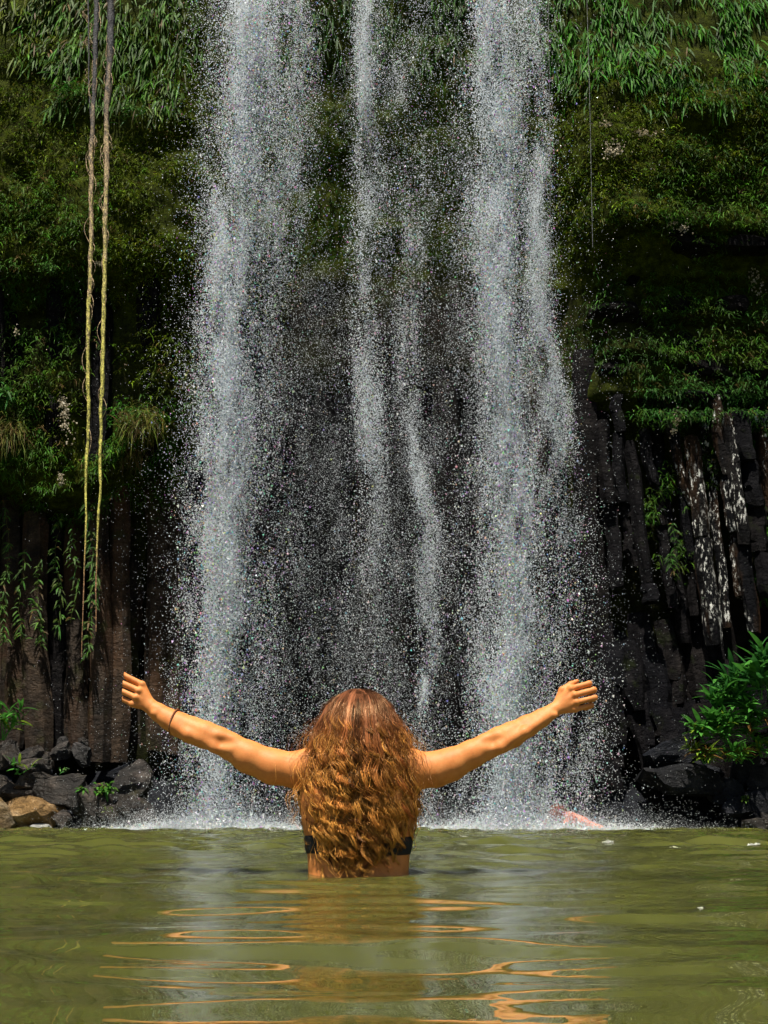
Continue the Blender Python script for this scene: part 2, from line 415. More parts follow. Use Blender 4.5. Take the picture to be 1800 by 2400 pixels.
def block(cx_, cy_, w_, h_, Y, mat, seed, d_=None, name='rock_block', rot=0.0, parent=cliff, sub=3, rough=0.10):
    """a worn, angular rock: subdivided box, corners pulled in, noise displaced"""
    g = np.random.default_rng(seed)
    p = P(cx_, cy_, Y); sc = (Y / math.cos(PITCH)) / F
    W, H = w_ * sc * 0.5, h_ * sc * 0.5; D = (d_ if d_ else max(W, H) * 0.8)
    V, Q = [], []
    n = 5
    lin = np.linspace(-1, 1, n); index = {}
    def vid(a, b, c):
        key = (a, b, c)
        if key not in index:
            index[key] = len(V); V.append((lin[a], lin[b], lin[c]))
        return index[key]
    for ax in range(3):
        for sgn in (0, n - 1):
            for i in range(n - 1):
                for j in range(n - 1):
                    f = []
                    for (da, db) in ((0, 0), (1, 0), (1, 1), (0, 1)):
                        cidx = [0, 0, 0]; cidx[ax] = sgn; cidx[(ax + 1) % 3] = i + da; cidx[(ax + 2) % 3] = j + db
                        f.append(vid(*cidx))
                    Q.append(tuple(f) if sgn else tuple(reversed(f)))
    V = np.array(V)
    ln = np.linalg.norm(V, axis=1, keepdims=True)
    V = V * (0.62 + 0.38 * 1.15 / np.maximum(ln, 1.0))        # rounder corners
    for _ in range(9):                                         # random planar breaks
        nrm = g.normal(0, 1, 3); nrm /= np.linalg.norm(nrm); dd = g.uniform(0.62, 0.95)
        e = np.clip(V @ nrm - dd, 0, None); V = V - e[:, None] * nrm[None]
    V = V + rough * np.stack([fbm(V[:, 0] * 1.6 + seed, V[:, 1] * 1.6, V[:, 2] * 1.6, s, 3) for s in (1, 2, 3)], -1)
    V = V * np.array([W, D, H]) * 1.08
    c, s = math.cos(rot), math.sin(rot)
    V = np.stack([V[:, 0] * c - V[:, 2] * s, V[:, 1], V[:, 0] * s + V[:, 2] * c], -1)
    me = bpy.data.meshes.new(name)
    if parent is None:
        me.from_pydata(V.tolist(), [], Q); o = obj(name, me, mat); o.location = p
    else:
        me.from_pydata((V + p).tolist(), [], Q); o = obj(name, me, mat, parent)
    return o
k = 400
for row, (y0, h0, xs0) in enumerate([(575, 80, 1400), (655, 70, 1430), (730, 60, 1390), (805, 62, 1400), (880, 70, 1420), (945, 40, 1480)]):
    x = xs0 + g.uniform(-20, 20)
    while x < 1840:                                           # ledges on the right
        wd = g.uniform(60, 140)
        if g.random() < 0.62:
            p = on_cliff(x + wd / 2, y0)
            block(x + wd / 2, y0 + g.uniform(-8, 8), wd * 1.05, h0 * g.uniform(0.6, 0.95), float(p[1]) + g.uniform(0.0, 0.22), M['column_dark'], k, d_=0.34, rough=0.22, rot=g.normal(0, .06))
        x += wd; k += 1
for row in range(64):                                         # broken, leaning columns low on the right
    x = g.uniform(1390, 1830); y0 = g.uniform(1430, 1690); hh = g.uniform(90, 230); wd = g.uniform(28, 62); Yr = 20.75 - 0.55 * (y0 - 1430) / 260 + g.uniform(-.15, .15)
    lean = g.uniform(5, 40) * hh / 160
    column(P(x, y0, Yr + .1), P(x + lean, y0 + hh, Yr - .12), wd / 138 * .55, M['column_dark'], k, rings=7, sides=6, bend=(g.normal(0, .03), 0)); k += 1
LP = []
for (x, y, w_, h_, r_) in [(152, 970, 20, 92, 0.15), (1437, 352, 40, 34, 0.3), (1515, 312, 52, 14, 0), (1418, 290, 22, 16, 0), (1590, 525, 40, 30, -0.5), (1772, 660, 26, 50, 0.2), (1585, 985, 14, 60, -0.2), (1668, 930, 14, 12, 0), (143, 1125, 14, 26, 0), (38, 775, 8, 24, 0), (232, 618, 10, 16, 0.3)]:
    p = on_cliff(x, y); k += 1
    yy = float(p[1]) - 0.12
    if y == 985: yy = 20.0
    if x in (152, 143, 38): yy -= 0.22
    LP.append((x, y, w_, h_, r_, yy))
# ------------------------------------------------------------------ boulders
SLOPE = lambda py: 18.75 + (1940 - py) / 200.0 * 1.35
B = 'boulder'; BD = 'boulder_dark'; BT = 'boulder_tan'
left = [
 (68, 1905, 122, 74, 0.1, BT, 'broad sunlit tan and gold boulder at the left water edge'),
 (-6, 1912, 70, 80, 0.5, BT, 'yellowish boulder cut off by the left edge at the water'),
 (12, 1858, 86, 56, -0.3, B, 'flat grey boulder behind the tan boulder at the left edge'),
 (25, 1770, 52, 48, 0.2, B, 'grey rounded rock at the foot of the leftmost column'),
 (72, 1771, 46, 28, 0.35, B, 'small light topped rock right of the grey rounded rock'),
 (141, 1762, 38, 34, 0.1, B, 'light grey angular rock wedged under the left columns'),
 (192, 1768, 40, 44, 0.0, B, 'light faced rock in the dark gap under the columns'),
 (80, 1806, 76, 40, 0.05, B, 'long rounded brown rock in the middle of the left heap'),
 (80, 1838, 84, 40, 0.15, B, 'brown slab above the tan boulder in the left heap'),
 (116, 1856, 56, 46, -0.2, B, 'dark round rock right behind the tan boulder'),
 (156, 1858, 80, 60, 0.1, B, 'big brown mossy boulder in the middle of the left heap'),
 (190, 1876, 46, 56, -0.4, B, 'blue grey pointed rock left of the grey triangular boulder'),
 (218, 1890, 68, 80, 0.25, B, 'grey triangular boulder standing near the left waterline'),
 (306, 1838, 96, 66, 0.6, B, 'large ribbed grey slab tilted beside the left fall'),
 (306, 1892, 84, 46, -0.25, B, 'pale topped boulder below the ribbed slab'),
 (322, 1915, 74, 36, 0.0, B, 'low wet rock at the water below the ribbed slab'),
 (262, 1915, 52, 40, 0.3, B, 'small dark rock between two boulders at the left waterline'),
 (146, 1922, 34, 36, 0.2, B, 'little pinkish rock right of the tan boulder at the water'),
 (88, 1940, 46, 20, 0.0, 'lichen', 'whitish low rock in the water before the tan boulder'),
]
right = [
 (1583, 1775, 104, 76, 0.55, BD, 'dark triangular slab leaning below the leafy plants'),
 (1598, 1826, 150, 60, -0.05, BD, 'long dark horizontal boulder on the right bank'),
 (1742, 1806, 50, 92, -0.15, BD, 'upright bluish block under the right hand plants'),
 (1708, 1860, 88, 52, -0.2, BD, 'bluish grey slab tilted down to the left on the right bank'),
 (1784, 1832, 70, 74, 0.1, BD, 'dark boulder at the right edge under the plants'),
 (1770, 1886, 60, 52, 0.3, BD, 'rough grey rock at the right edge above the water'),
 (1728, 1890, 60, 44, 0.0, BD, 'rounded dark green rock beside the rough grey rock'),
 (1774, 1935, 52, 26, 0.1, B, 'small pale rock at the right waterline'),
 (1800, 1928, 30, 40, 0.0, B, 'pale rock cut off by the right edge at the waterline'),
]
k = 900
for (x, y, w_, h_, r_, mt, lab) in left + right:
    o = block(x, y, w_ * 1.08, h_ * 1.1, SLOPE(y) + random.uniform(-.1, .1), M[mt], k, name='boulder', rot=r_, parent=None, rough=0.27); k += 1
    tag(o, lab, 'boulder', 'boulders on the left bank' if x < 900 else 'boulders on the right bank')
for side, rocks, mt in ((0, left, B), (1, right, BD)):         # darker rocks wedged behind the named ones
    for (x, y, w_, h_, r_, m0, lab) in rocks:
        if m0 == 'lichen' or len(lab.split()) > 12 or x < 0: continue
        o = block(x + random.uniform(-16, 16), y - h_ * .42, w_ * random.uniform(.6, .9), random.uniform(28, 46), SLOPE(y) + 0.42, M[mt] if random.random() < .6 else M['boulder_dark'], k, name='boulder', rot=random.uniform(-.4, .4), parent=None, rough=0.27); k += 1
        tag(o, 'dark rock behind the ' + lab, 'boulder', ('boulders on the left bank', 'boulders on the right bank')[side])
# rock shelf under the heaps
xs_ = np.linspace(-14, 14, 120); ys_ = np.linspace(18.6, 21.6, 14)
XX, YY = np.meshgrid(xs_, ys_); ZZ = -0.6 + (YY - 18.6) * 0.62 + 0.22 * fbm(XX * 1.5, YY * 1.5, 0, 5, 4)
ZZ = np.where(np.abs(XX) < 3.6, ZZ - 0.25, ZZ)
idx = np.arange(XX.size).reshape(XX.shape); q = np.stack([idx[:-1, :-1], idx[:-1, 1:], idx[1:, 1:], idx[1:, :-1]], -1).reshape(-1, 4)
tag(obj('rock_shelf', mesh_np('rock_shelf', np.stack([XX, YY, ZZ], -1).reshape(-1, 3), q), M['boulder_dark']), 'dark rocky shelf under the boulders', kind='structure')

# ------------------------------------------------------------------ leaves
def leaves(name, root, d, L, W, droop, col, segs=3, roll=None, seed=0, smooth=False, prof=None):
    """strap leaves: root (N,3), unit direction d (N,3), length, width, droop; returns a mesh"""
    g = np.random.default_rng(seed)
    N = len(root)
    t = np.linspace(0, 1, segs + 1)
    wp = prof if prof is not None else np.interp(t, [0, .25, .6, .9, 1], [.45, .9, 1.0, .55, .06])
    cen = root[:, None, :] + L[:, None, None] * d[:, None, :] * t[None, :, None]
    cen[:, :, 2] -= (L * droop)[:, None] * (t ** 2)[None, :]
    upv = g.normal(0, 1, (N, 3)) if roll is None else roll
    side = np.cross(d, upv); side /= np.linalg.norm(side, axis=1, keepdims=True) + 1e-9
    off = side[:, None, :] * (W[:, None] * wp[None, :] * 0.5)[:, :, None]
    V = np.stack([cen - off, cen + off], 2).reshape(N, -1, 3)     # (N, (segs+1)*2, 3)
    m = (segs + 1) * 2
    f = np.array([(2 * i, 2 * i + 1, 2 * i + 3, 2 * i + 2) for i in range(segs)])
    q = (np.arange(N)[:, None, None] * m + f[None]).reshape(-1, 4)
    me = mesh_np(name, V.reshape(-1, 3), q, smooth=smooth)
    set_col(me, np.repeat(col, m, 0))
    return me
def unit(v): return v / (np.linalg.norm(v, axis=-1, keepdims=True) + 1e-9)
def greens(g, n, base, var=0.35, brown=0.08):
    c = np.array(base)[None] * np.exp(g.normal(0, var, (n, 1))) * (1 + g.normal(0, 0.14, (n, 3)))
    br = g.random(n) < brown
    c[br] = np.array([0.10, 0.065, 0.022]) * np.exp(g.normal(0, 0.3, (br.sum(), 1)))
    return np.clip(c, 0.002, 0.6)
OL = (0.074, 0.112, 0.004); GR = (0.046, 0.112, 0.009); BG = (0.034, 0.125, 0.007); DG = (0.025, 0.070, 0.009)
# rectangles in photo pixels: x0, y0, x1, y1, kind, tufts per 1000 px2, colour, patchiness threshold
REG = [
 (60, -40, 470, 150, 'hang', 6, GR, -.3), (110, 100, 440, 260, 'hang', 6, GR, -.2), (-30, -30, 130, 130, 'hang', 6, OL, -.2),
 (-30, 60, 500, 720, 'small', 17, OL, -.35), (430, -40, 660, 760, 'small', 11, OL, -.3), (640, -40, 1290, 620, 'small', 12, DG, -.4),
 (640, -40, 1290, 160, 'hang', 4, DG, -.2),
 (-30, 430, 260, 720, 'arch', 7.5, GR, -.25), (250, 380, 470, 720, 'arch', 5, OL, -.1), (-30, 680, 240, 900, 'arch', 5, GR, -.08),
 (290, 700, 460, 960, 'arch', 5, OL, -.1), (110, 650, 200, 800, 'arch', 6, GR, -.2), (-30, 880, 110, 1100, 'arch', 9, GR, -.4),
 (270, 960, 440, 1110, 'arch', 11, BG, -.5), (230, 1040, 400, 1190, 'arch', 11, GR, -.5), (-30, 1060, 240, 1230, 'arch', 8, GR, -.2), (130, 880, 200, 1100, 'arch', 4, OL, 0),
 (-30, 1200, 230, 1330, 'arch', 4, GR, .0), (150, 1150, 235, 1320, 'arch', 7, GR, -.2),
 (1285, -40, 1840, 190, 'hang', 8, BG, -.12), (1300, 100, 1840, 250, 'hang', 5, BG, -.05), (1285, 140, 1840, 440, 'small', 22, OL, -.5), (1285, 170, 1840, 440, 'arch', 2.5, OL, -.1),
 (1560, 200, 1840, 420, 'arch', 4.5, DG, -.1), (1285, 400, 1560, 620, 'small', 14, OL, -.25), (1550, 400, 1840, 560, 'arch', 9, GR, -.3), (1295, 430, 1600, 520, 'arch', 7, OL, -.3), (1290, 420, 1700, 540, 'small', 14, DG, -.5),
 (1640, 540, 1840, 720, 'arch', 8, GR, -.25), (1370, 640, 1460, 780, 'arch', 7, DG, -.1), (1510, 660, 1670, 770, 'arch', 11, GR, -.4),
 (1440, 720, 1560, 880, 'arch', 6, DG, -.1), (1650, 700, 1840, 780, 'arch', 6, DG, -.1), (1540, 790, 1840, 880, 'arch', 9, GR, -.3), (1400, 810, 1540, 880, 'arch', 6, DG, 0),
 (1500, 895, 1840, 985, 'arch', 14, (.03, .095, .014), -.5), (1490, 980, 1620, 1160, 'arch', 8, GR, -.05), (1500, 960, 1570, 1260, 'arch', 6, GR, .0), (1600, 960, 1710, 1150, 'arch', 6, GR, -.05),
 (1760, 960, 1840, 1400, 'arch', 9, BG, -.4), (1555, 1250, 1610, 1350, 'arch', 7, GR, -.2), (1300, 700, 1400, 900, 'small', 7, DG, 0),
]
acc = {'hang': [], 'arch': [], 'small': []}
for ri, (x0, y0, x1, y1, kd, dens, colr, thr) in enumerate(REG):
    n = int((x1 - x0) * (y1 - y0) / 1000.0 * dens * 1.35)
    g = np.random.default_rng(500 + ri)
    x = g.uniform(x0, x1, n) + g.normal(0, 14, n); y = g.uniform(y0, y1, n) + g.normal(0, 14, n)
    ok = fbm(x / 75.0, y / 75.0, 0, 40, 3) + 0.15 * g.normal(0, 1, n) > thr
    x, y = x[ok], y[ok]; n = len(x)
    p = on_cliff(x, y, 0.02)
    if kd == 'arch': p[:, 1] -= g.uniform(0.0, 0.22, n) + .45 * ((x > 1400) & (y > 960))
    if kd == 'arch' and x1 > 1400: q_ = (x > 1400) & (y > 960); p[q_] = P(x[q_], y[q_], p[q_, 1])
    k_ = {'hang': 2, 'arch': 5, 'small': 3}[kd]
    root = np.repeat(p, k_, 0) + g.normal(0, 0.025, (n * k_, 3)); N = n * k_
    c = np.repeat(greens(g, n, colr, 0.3, 0.03), k_, 0) * np.exp(g.normal(0, 0.22, (N, 1)))
    if kd == 'hang':
        d = unit(np.stack([g.normal(0, .28, N), -0.35 + g.normal(0, .12, N), -0.55 + g.normal(0, .2, N)], -1))
        L = g.uniform(0.14, 0.36, N); W = g.uniform(0.020, 0.038, N); dr = g.uniform(0.3, 0.8, N)
        roll = np.stack([g.normal(0, .4, N), -np.ones(N), g.normal(0, .3, N) + .3], -1)
    elif kd == 'arch':
        d = unit(np.stack([g.normal(0, .8, N), -0.6 - g.random(N) * .4, 0.55 + g.normal(0, .35, N)], -1))
        L = g.uniform(0.07, 0.19, N); W = g.uniform(0.010, 0.022, N); dr = g.uniform(0.6, 1.3, N)
        roll = np.stack([g.normal(0, .3, N), g.normal(0, .3, N) - .5, np.ones(N)], -1)
    else:
        d = unit(np.stack([g.normal(0, .8, N), -0.6 - g.random(N) * .3, g.normal(-.1, .5, N)], -1))
        L = g.uniform(0.04, 0.11, N); W = g.uniform(0.009, 0.020, N); dr = g.uniform(0.2, 0.9, N)
        roll = np.stack([g.normal(0, .5, N), g.normal(0, .5, N), np.ones(N)], -1)
    acc[kd].append((root, d, L, W, dr, c, roll))
for kd, nm, lab, sg in (('hang', 'hanging_ferns', 'long strap ferns hanging from the top of the cliff', 3), ('arch', 'arching_ferns', 'small arching ferns growing in patches on the cliff', 3), ('small', 'cliff_moss_plants', 'fine olive mosses and seedlings carpeting the cliff', 2)):
    A = [np.concatenate([a[i] for a in acc[kd]]) for i in range(7)]
    me = leaves(nm, A[0], A[1], A[2], A[3], A[4], A[5], segs=sg, roll=A[6])
    tag(obj(nm, me, M['leaf']), lab, 'ferns' if kd != 'small' else 'moss', kind='stuff')

# ---- single plants
def tuft(name, px, py, Y, n, L0, W0, colr, lab, cat='plant', spread=0.06, up=0.5, droop=0.8, group=None, seed=1, brown=0.05):
    g = np.random.default_rng(seed); p = P(px, py, Y)
    root = g.normal(0, 1, (n, 3)) * np.array([spread, spread * .5, spread * .7])
    d = unit(np.stack([g.normal(0, .7, n), -0.4 + g.normal(0, .3, n), up + g.normal(0, .4, n)], -1))
    L = L0 * g.uniform(.55, 1.1, n); W = W0 * g.uniform(.7, 1.2, n)
    me = leaves(name, root, d, L, W, droop * g.uniform(.5, 1.2, n), greens(g, n, colr, .28, brown), segs=4, roll=np.stack([g.normal(0, .4, n), -.5 + g.normal(0, .3, n), np.ones(n)], -1), seed=seed)
    o = obj(name, me, M['leaf']); o.location = p
    return tag(o, lab, cat, group)
YC = lambda x, y: float(on_cliff(x, y)[1])
tuft('fern', 165, 215, YC(165, 215) - .15, 160, .24, .022, (.04, .13, .012), 'bright green feathery fern tuft left of the hanging roots', spread=.13, seed=3)
tuft('fern', 300, 265, YC(300, 265) - .15, 110, .20, .02, (.035, .10, .014), 'green fern tuft just right of the hanging roots', spread=.14, seed=4)
tuft('moss_cushion', 115, 628, YC(115, 628) - .3, 220, .07, .02, (.065, .16, .03), 'smooth bright green moss cushion left of the hanging roots', 'moss', spread=.08, seed=5, up=.2)['kind'] = 'stuff'
tuft('grass_tuft', 330, 985, YC(330, 985) - .3, 420, .34, .012, (.11, .13, .022), 'soft yellowish grass tuft on the ledge right of the roots', 'grass', spread=.18, up=.3, droop=1.1, seed=6, brown=.35)
tuft('grass_tuft', 305, 1065, YC(305, 1065) - .3, 260, .26, .012, (.10, .11, .025), 'browning grass tuft at the lower lip of the ledge', 'grass', spread=.14, up=.1, droop=1.1, seed=7, brown=.4)
tuft('grass_tuft', 16, 1010, YC(16, 1010) - .3, 360, .32, .012, (.10, .11, .02), 'olive grass tuft drooping at the left edge', 'grass', spread=.16, up=.2, droop=1.2, seed=8, brown=.35)
tuft('fern', 8, 925, YC(8, 925) - .3, 90, .24, .045, (.035, .12, .018), 'broad leaved green fern at the left edge above the olive grass', spread=.1, seed=9)
tuft('rock_plant', 243, 1852, SLOPE(1852) - .35, 90, .13, .04, (.045, .14, .014), 'small bright green plant growing between boulders on the left bank', spread=.07, seed=12)
tuft('rock_plant', 190, 1850, SLOPE(1850) - .4, 24, .12, .03, (.04, .13, .014), 'tiny green sprout on the blue grey pointed rock', spread=.03, seed=13)
tuft('rock_plant', 152, 1805, SLOPE(1805) - .35, 18, .09, .03, (.05, .12, .03), 'tiny pale sprout in the middle of the left boulder heap', spread=.03, seed=14)
tuft('rock_plant', 250, 1895, SLOPE(1895) - .35, 16, .10, .02, (.06, .11, .02), 'wispy sprout beside the grey triangular boulder', spread=.03, seed=15)
tuft('rock_plant', 1745, 1872, SLOPE(1872) - .35, 20, .09, .03, (.05, .10, .01), 'tiny green sprout on the slabs at lower right', spread=.03, seed=16)
# trailing vines on the left columns: stem + leaves
def vine(px, y0, y1, Y, n, lab, seed, L0=.14, colr=(.05, .105, .018)):
    g = np.random.default_rng(seed)
    root_o = empty('trailing_vine', P(px, y0, Y)); base = np.array(root_o.location)
    t = np.linspace(0, 1, 22); yy = y0 + (y1 - y0) * t
    xx = px + 7 * np.sin(t * 7 + seed) + g.normal(0, 2.0, 22)
    path = P(xx, yy, Y) - base
    V = []; 
    for i, c in enumerate(path):
        for a in range(4): V.append(c + 0.006 * np.array([math.cos(a * 1.571), math.sin(a * 1.571), 0]))
    q = [(i * 4 + a, i * 4 + (a + 1) % 4, i * 4 + 4 + (a + 1) % 4, i * 4 + 4 + a) for i in range(21) for a in range(4)]
    me = mesh_np('stem', np.array(V), q); set_col(me, np.array([[.06, .06, .02]]))
    obj('stem', me, M['leaf'], root_o)
    s = g.random(n) ** 0.8; ii = np.clip((s * 21).astype(int), 0, 21)
    root = path[ii] + g.normal(0, .012, (n, 3))
    d = unit(np.stack([g.normal(0, .9, n), -.5 + g.normal(0, .2, n), g.normal(0.1, .5, n)], -1))
    me = leaves('foliage', root, d, L0 * g.uniform(.6, 1.2, n), L0 * .22 * g.uniform(.7, 1.3, n), g.uniform(.4, 1.1, n), greens(g, n, colr, .3, .06), roll=np.stack([g.normal(0, .3, n), -np.ones(n), g.normal(0, .4, n) + .5], -1), seed=seed)
    obj('foliage', me, M['leaf'], root_o)
    tag(root_o, lab, 'vine', 'vines trailing down the left columns')
vine(13, 1180, 1515, 20.0, 150, 'long leafy vine hanging at the left edge of the columns', 31, .11)
vine(50, 1290, 1505, 20.0, 55, 'sparse vine second from the left edge of the columns', 32)
vine(90, 1310, 1520, 20.0, 70, 'bushy tipped vine third from the left edge of the columns', 33)
vine(136, 1220, 1480, 20.05, 70, 'thin vine on the columns left of the hanging roots', 34)
vine(173, 1230, 1460, 20.05, 50, 'wispy vine directly left of the two hanging roots', 35)
vine(214, 1180, 1545, 19.9, 190, 'thick leafy vine trailing between the two hanging roots', 36)
vine(1580, 1230, 1340, 20.0, 80, 'short green vine hanging on the dark rock on the right', 37, .12, (.03, .08, .012))
# leafy plants on the right bank: each a stem with its own leaves
def blade(L, W, droop, seed):
    g = np.random.default_rng(seed); n = 7; t = np.linspace(0, 1, n)
    wpr = np.interp(t, [0, .15, .45, .8, 1], [.25, .7, 1, .6, .03]) * W / 2
    x = L * t; z = -droop * L * t ** 2
    V = []
    for i in range(n): V += [(x[i], -wpr[i], z[i] + wpr[i] * .35), (x[i], 0, z[i]), (x[i], wpr[i], z[i] + wpr[i] * .35)]
    q = [(3 * i + j, 3 * i + j + 1, 3 * i + j + 4, 3 * i + j + 3) for i in range(n - 1) for j in range(2)]
    return mesh_np('leaf', np.array(V, float), q, smooth=True)
def plain_leaf(name, col):
    m = leaf_mat(name, 0.35, 0.3); n = m.node_tree.nodes
    a = [x for x in n if x.type == 'ATTRIBUTE'][0]
    rgb = n.new('ShaderNodeRGB'); rgb.outputs[0].default_value = (*col, 1)
    for lk in list(m.node_tree.links):
        if lk.from_node == a: m.node_tree.links.new(rgb.outputs[0], lk.to_socket)
    n.remove(a); return m
LM = [plain_leaf('ginger_leaf_dark', (.04, .15, .035)), plain_leaf('ginger_leaf', (.065, .22, .035)), plain_leaf('ginger_leaf_yellow', (.19, .30, .03)), plain_leaf('ginger_leaf_brown', (.13, .07, .02))]
BL = []
for i in range(12):
    me = blade(1.0, .16 + .05 * (i % 3), .25 + .18 * (i % 4), 60 + i); me.materials.append(LM[(0, 1, 1, 2, 0, 1, 2, 3, 1, 0, 2, 1)[i]]); BL.append(me)
def plant(px, py, Y, n, L0, height, lab, seed, shades, name='leafy_plant', group='leafy plants on the right bank'):
    g = np.random.default_rng(seed)
    r = empty(name, P(px, py, Y))
    nst = 4
    for s in range(nst):
        tip = np.array([g.normal(0, .16), g.normal(-.05, .06), height * g.uniform(.7, 1.1)]); base = np.array([g.normal(0, .04), 0, 0])
        V = []; tt = np.linspace(0, 1, 8)
        for t in tt:
            c = base * (1 - t) + tip * t
            for a in range(5): V.append(c + .010 * (1.2 - t) * np.array([math.cos(a * 1.257), math.sin(a * 1.257), 0]))
        q = [(i * 5 + a, i * 5 + (a + 1) % 5, i * 5 + 5 + (a + 1) % 5, i * 5 + 5 + a) for i in range(7) for a in range(5)]
        me = mesh_np('stem', np.array(V), q); obj('stem', me, LM[1], r)
        for i in range(n // nst):
            t = g.uniform(.25, 1.0); c = base * (1 - t) + tip * t
            o = bpy.data.objects.new('leaf', BL[shades[int(g.integers(len(shades)))]]); COL.objects.link(o); o.parent = r
            o.location = c; s_ = 1.0 * L0 * g.uniform(.6, 1.15); o.scale = (s_, s_, s_)
            az = g.uniform(-math.pi, math.pi) if g.random() < .3 else g.uniform(-math.pi, 0)
            o.rotation_euler = (g.normal(0, .35), -g.uniform(.2, 1.35) , az)
    tag(r, lab, 'plant', group)
for i, (x, y, L, hgt, n, sh, lab) in enumerate([
 (1788, 1640, .50, .55, 36, (0, 1, 4, 5, 9), 'tallest dark green plant with long blades at the right edge'),
 (1735, 1680, .36, .45, 36, (0, 1, 2, 4, 9), 'dark green bladed plant left of the tallest one on the right bank'),
 (1690, 1680, .32, .42, 33, (0, 1, 4, 5), 'green bladed plant at the upper left of the right thicket'),
 (1650, 1740, .30, .32, 36, (1, 2, 5, 8, 3), 'green plant with drooping leaves at the left tip of the thicket'),
 (1700, 1745, .32, .34, 36, (1, 2, 5, 8, 11), 'fresh green plant in the middle of the right thicket'),
 (1755, 1735, .34, .36, 36, (1, 5, 2, 7, 0), 'plant with some brown leaves near the right edge of the thicket'),
 (1660, 1790, .24, .20, 36, (3, 6, 10, 2, 7), 'yellowish low plant hanging lowest on the right bank'),
 (1625, 1765, .18, .16, 18, (3, 6, 7, 10), 'small browning plant at the far left foot of the thicket'),
 (1790, 1775, .24, .24, 30, (3, 2, 5, 10), 'low bright green plant at the right edge under the thicket'),
 (1710, 1785, .24, .2, 27, (2, 3, 7, 5, 1), 'low leafy plant above the bluish slab on the right bank'),
 (1762, 1625, .36, .4, 30, (0, 1, 4, 5), 'upright green plant behind the tallest one at the right edge'),
 (1715, 1650, .30, .36, 30, (0, 1, 5, 9), 'dark plant at the upper middle of the right thicket'),
 (1672, 1715, .28, .3, 30, (1, 5, 8, 2), 'green plant between the left tip and the middle of the thicket'),
 (1778, 1700, .32, .3, 30, (1, 5, 11, 2), 'broad bladed plant just below the tallest one at the right edge'),
 (1740, 1790, .24, .2, 27, (3, 2, 10, 5), 'yellow green plant at the bottom of the thicket near the upright block'),
 (1800, 1590, .4, .4, 30, (0, 4, 9, 1), 'highest dark plant of the thicket, cut off by the right edge')]):
    plant(x, y, 18.75 + .1 * (i % 3), n * 2 + 6, L, hgt, lab, 70 + i, sh)
plant(6, 1735, 18.9, 33, .30, .55, 'broad leaved green shrub at the left edge above the boulders', 90, (1, 5, 2, 8, 10), name='leafy_shrub', group=None)
plant(42, 1815, 18.8, 9, .22, .18, 'thin twig with a few leaves drooping over the left boulders', 91, (2, 3, 10), name='drooping_twig', group=None)

# ------------------------------------------------------------------ hanging aerial roots
def hang_root(pts, Y, lab, seed, dark_end, name='aerial_root'):
    g = np.random.default_rng(seed)
    ts = np.array([p[1] for p in pts], float); xs0 = np.array([p[0] for p in pts], float); rs = np.array([p[2] for p in pts], float)
    yy = np.linspace(ts[0], ts[-1], 160)
    xx = np.interp(yy, ts, xs0) + 1.2 * np.sin(yy / 55.0 + seed) + 2.0 * vnoise(yy / 60.0, seed * 1.0, 0, seed)
    rr = np.interp(yy, ts, rs) * .86 * (1 + .2 * vnoise(yy / 14.0, 3.3, 0, seed + 1) + .12 * vnoise(yy / 4., 7.3, 0, seed + 2)) * (Y / math.cos(PITCH)) / F / 2
    cen = P(xx, yy, Y); S = 8; V = []; C = []
    for i in range(160):
        for a in range(S):
            an = a / S * 2 * math.pi + i * .15
            V.append(cen[i] + rr[i] * (1 + .25 * math.sin(3 * an + i * .7)) * np.array([math.cos(an), math.sin(an), 0]))
            f = float(sstep(yy[i] + 60 * g.normal(), dark_end - 120, dark_end + 160)); f2 = float(sstep(yy[i] + 120 * g.normal(), dark_end + 180, dark_end + 560))
            c0 = np.array([.06, .058, .065]); c1 = np.array([.42, .30, .17]); c2 = np.array([.55, .50, .10])
            f3 = float(sstep(yy[i], 1180, 1380))
            c = (c0 * (1 - f) + c1 * f) * (1 - f2) + c2 * f2; c = c * (1 - f3) + np.array([.32, .17, .08]) * f3
            C.append(c)
    q = [(i * S + a, i * S + (a + 1) % S, i * S + S + (a + 1) % S, i * S + S + a) for i in range(159) for a in range(S)]
    b = cen[0]; r = empty(name, b)
    me = mesh_np('main_strand', np.array(V) - b, q, smooth=True); set_col(me, np.array(C)); obj('main_strand', me, M['root'], r)
    for j in range(26):                                        # curling side rootlets
        i0 = int(g.integers(2, 110)); sg = g.choice([-1, 1]); ln = int(g.integers(4, 9)); t = np.linspace(0, 1, ln + 2)
        i1 = min(159, i0 + ln); am = g.uniform(5, 16) * (Y / F)
        c = cen[i0][None] * (1 - t[:, None]) + cen[i1][None] * t[:, None]
        c = c + np.stack([sg * am * np.sin(t * math.pi), -am * .5 * np.sin(t * math.pi), 0 * t], -1)
        V2 = []; 
        for cc in c:
            for a in range(3): V2.append(cc + .004 * np.array([math.cos(a * 2.1), math.sin(a * 2.1), 0]))
        q2 = [(i * 3 + a, i * 3 + (a + 1) % 3, i * 3 + 3 + (a + 1) % 3, i * 3 + 3 + a) for i in range(len(c) - 1) for a in range(3)]
        me = mesh_np('rootlet', np.array(V2) - b, q2); set_col(me, np.array([[.45, .32, .18]])); obj('rootlet', me, M['root'], r)
    tag(r, lab, 'root', 'aerial roots hanging before the cliff'); return r
hang_root([(226, -60, 17), (225, 60, 15), (222, 170, 13), (217, 250, 13), (215, 360, 13), (213, 520, 12), (210, 700, 11), (207, 900, 10), (204, 1100, 7), (199, 1250, 5), (195, 1400, 3), (192, 1540, 1.2)], 14.0, 'left hanging root, yellow green and rope-like, longest of the two', 41, 290)
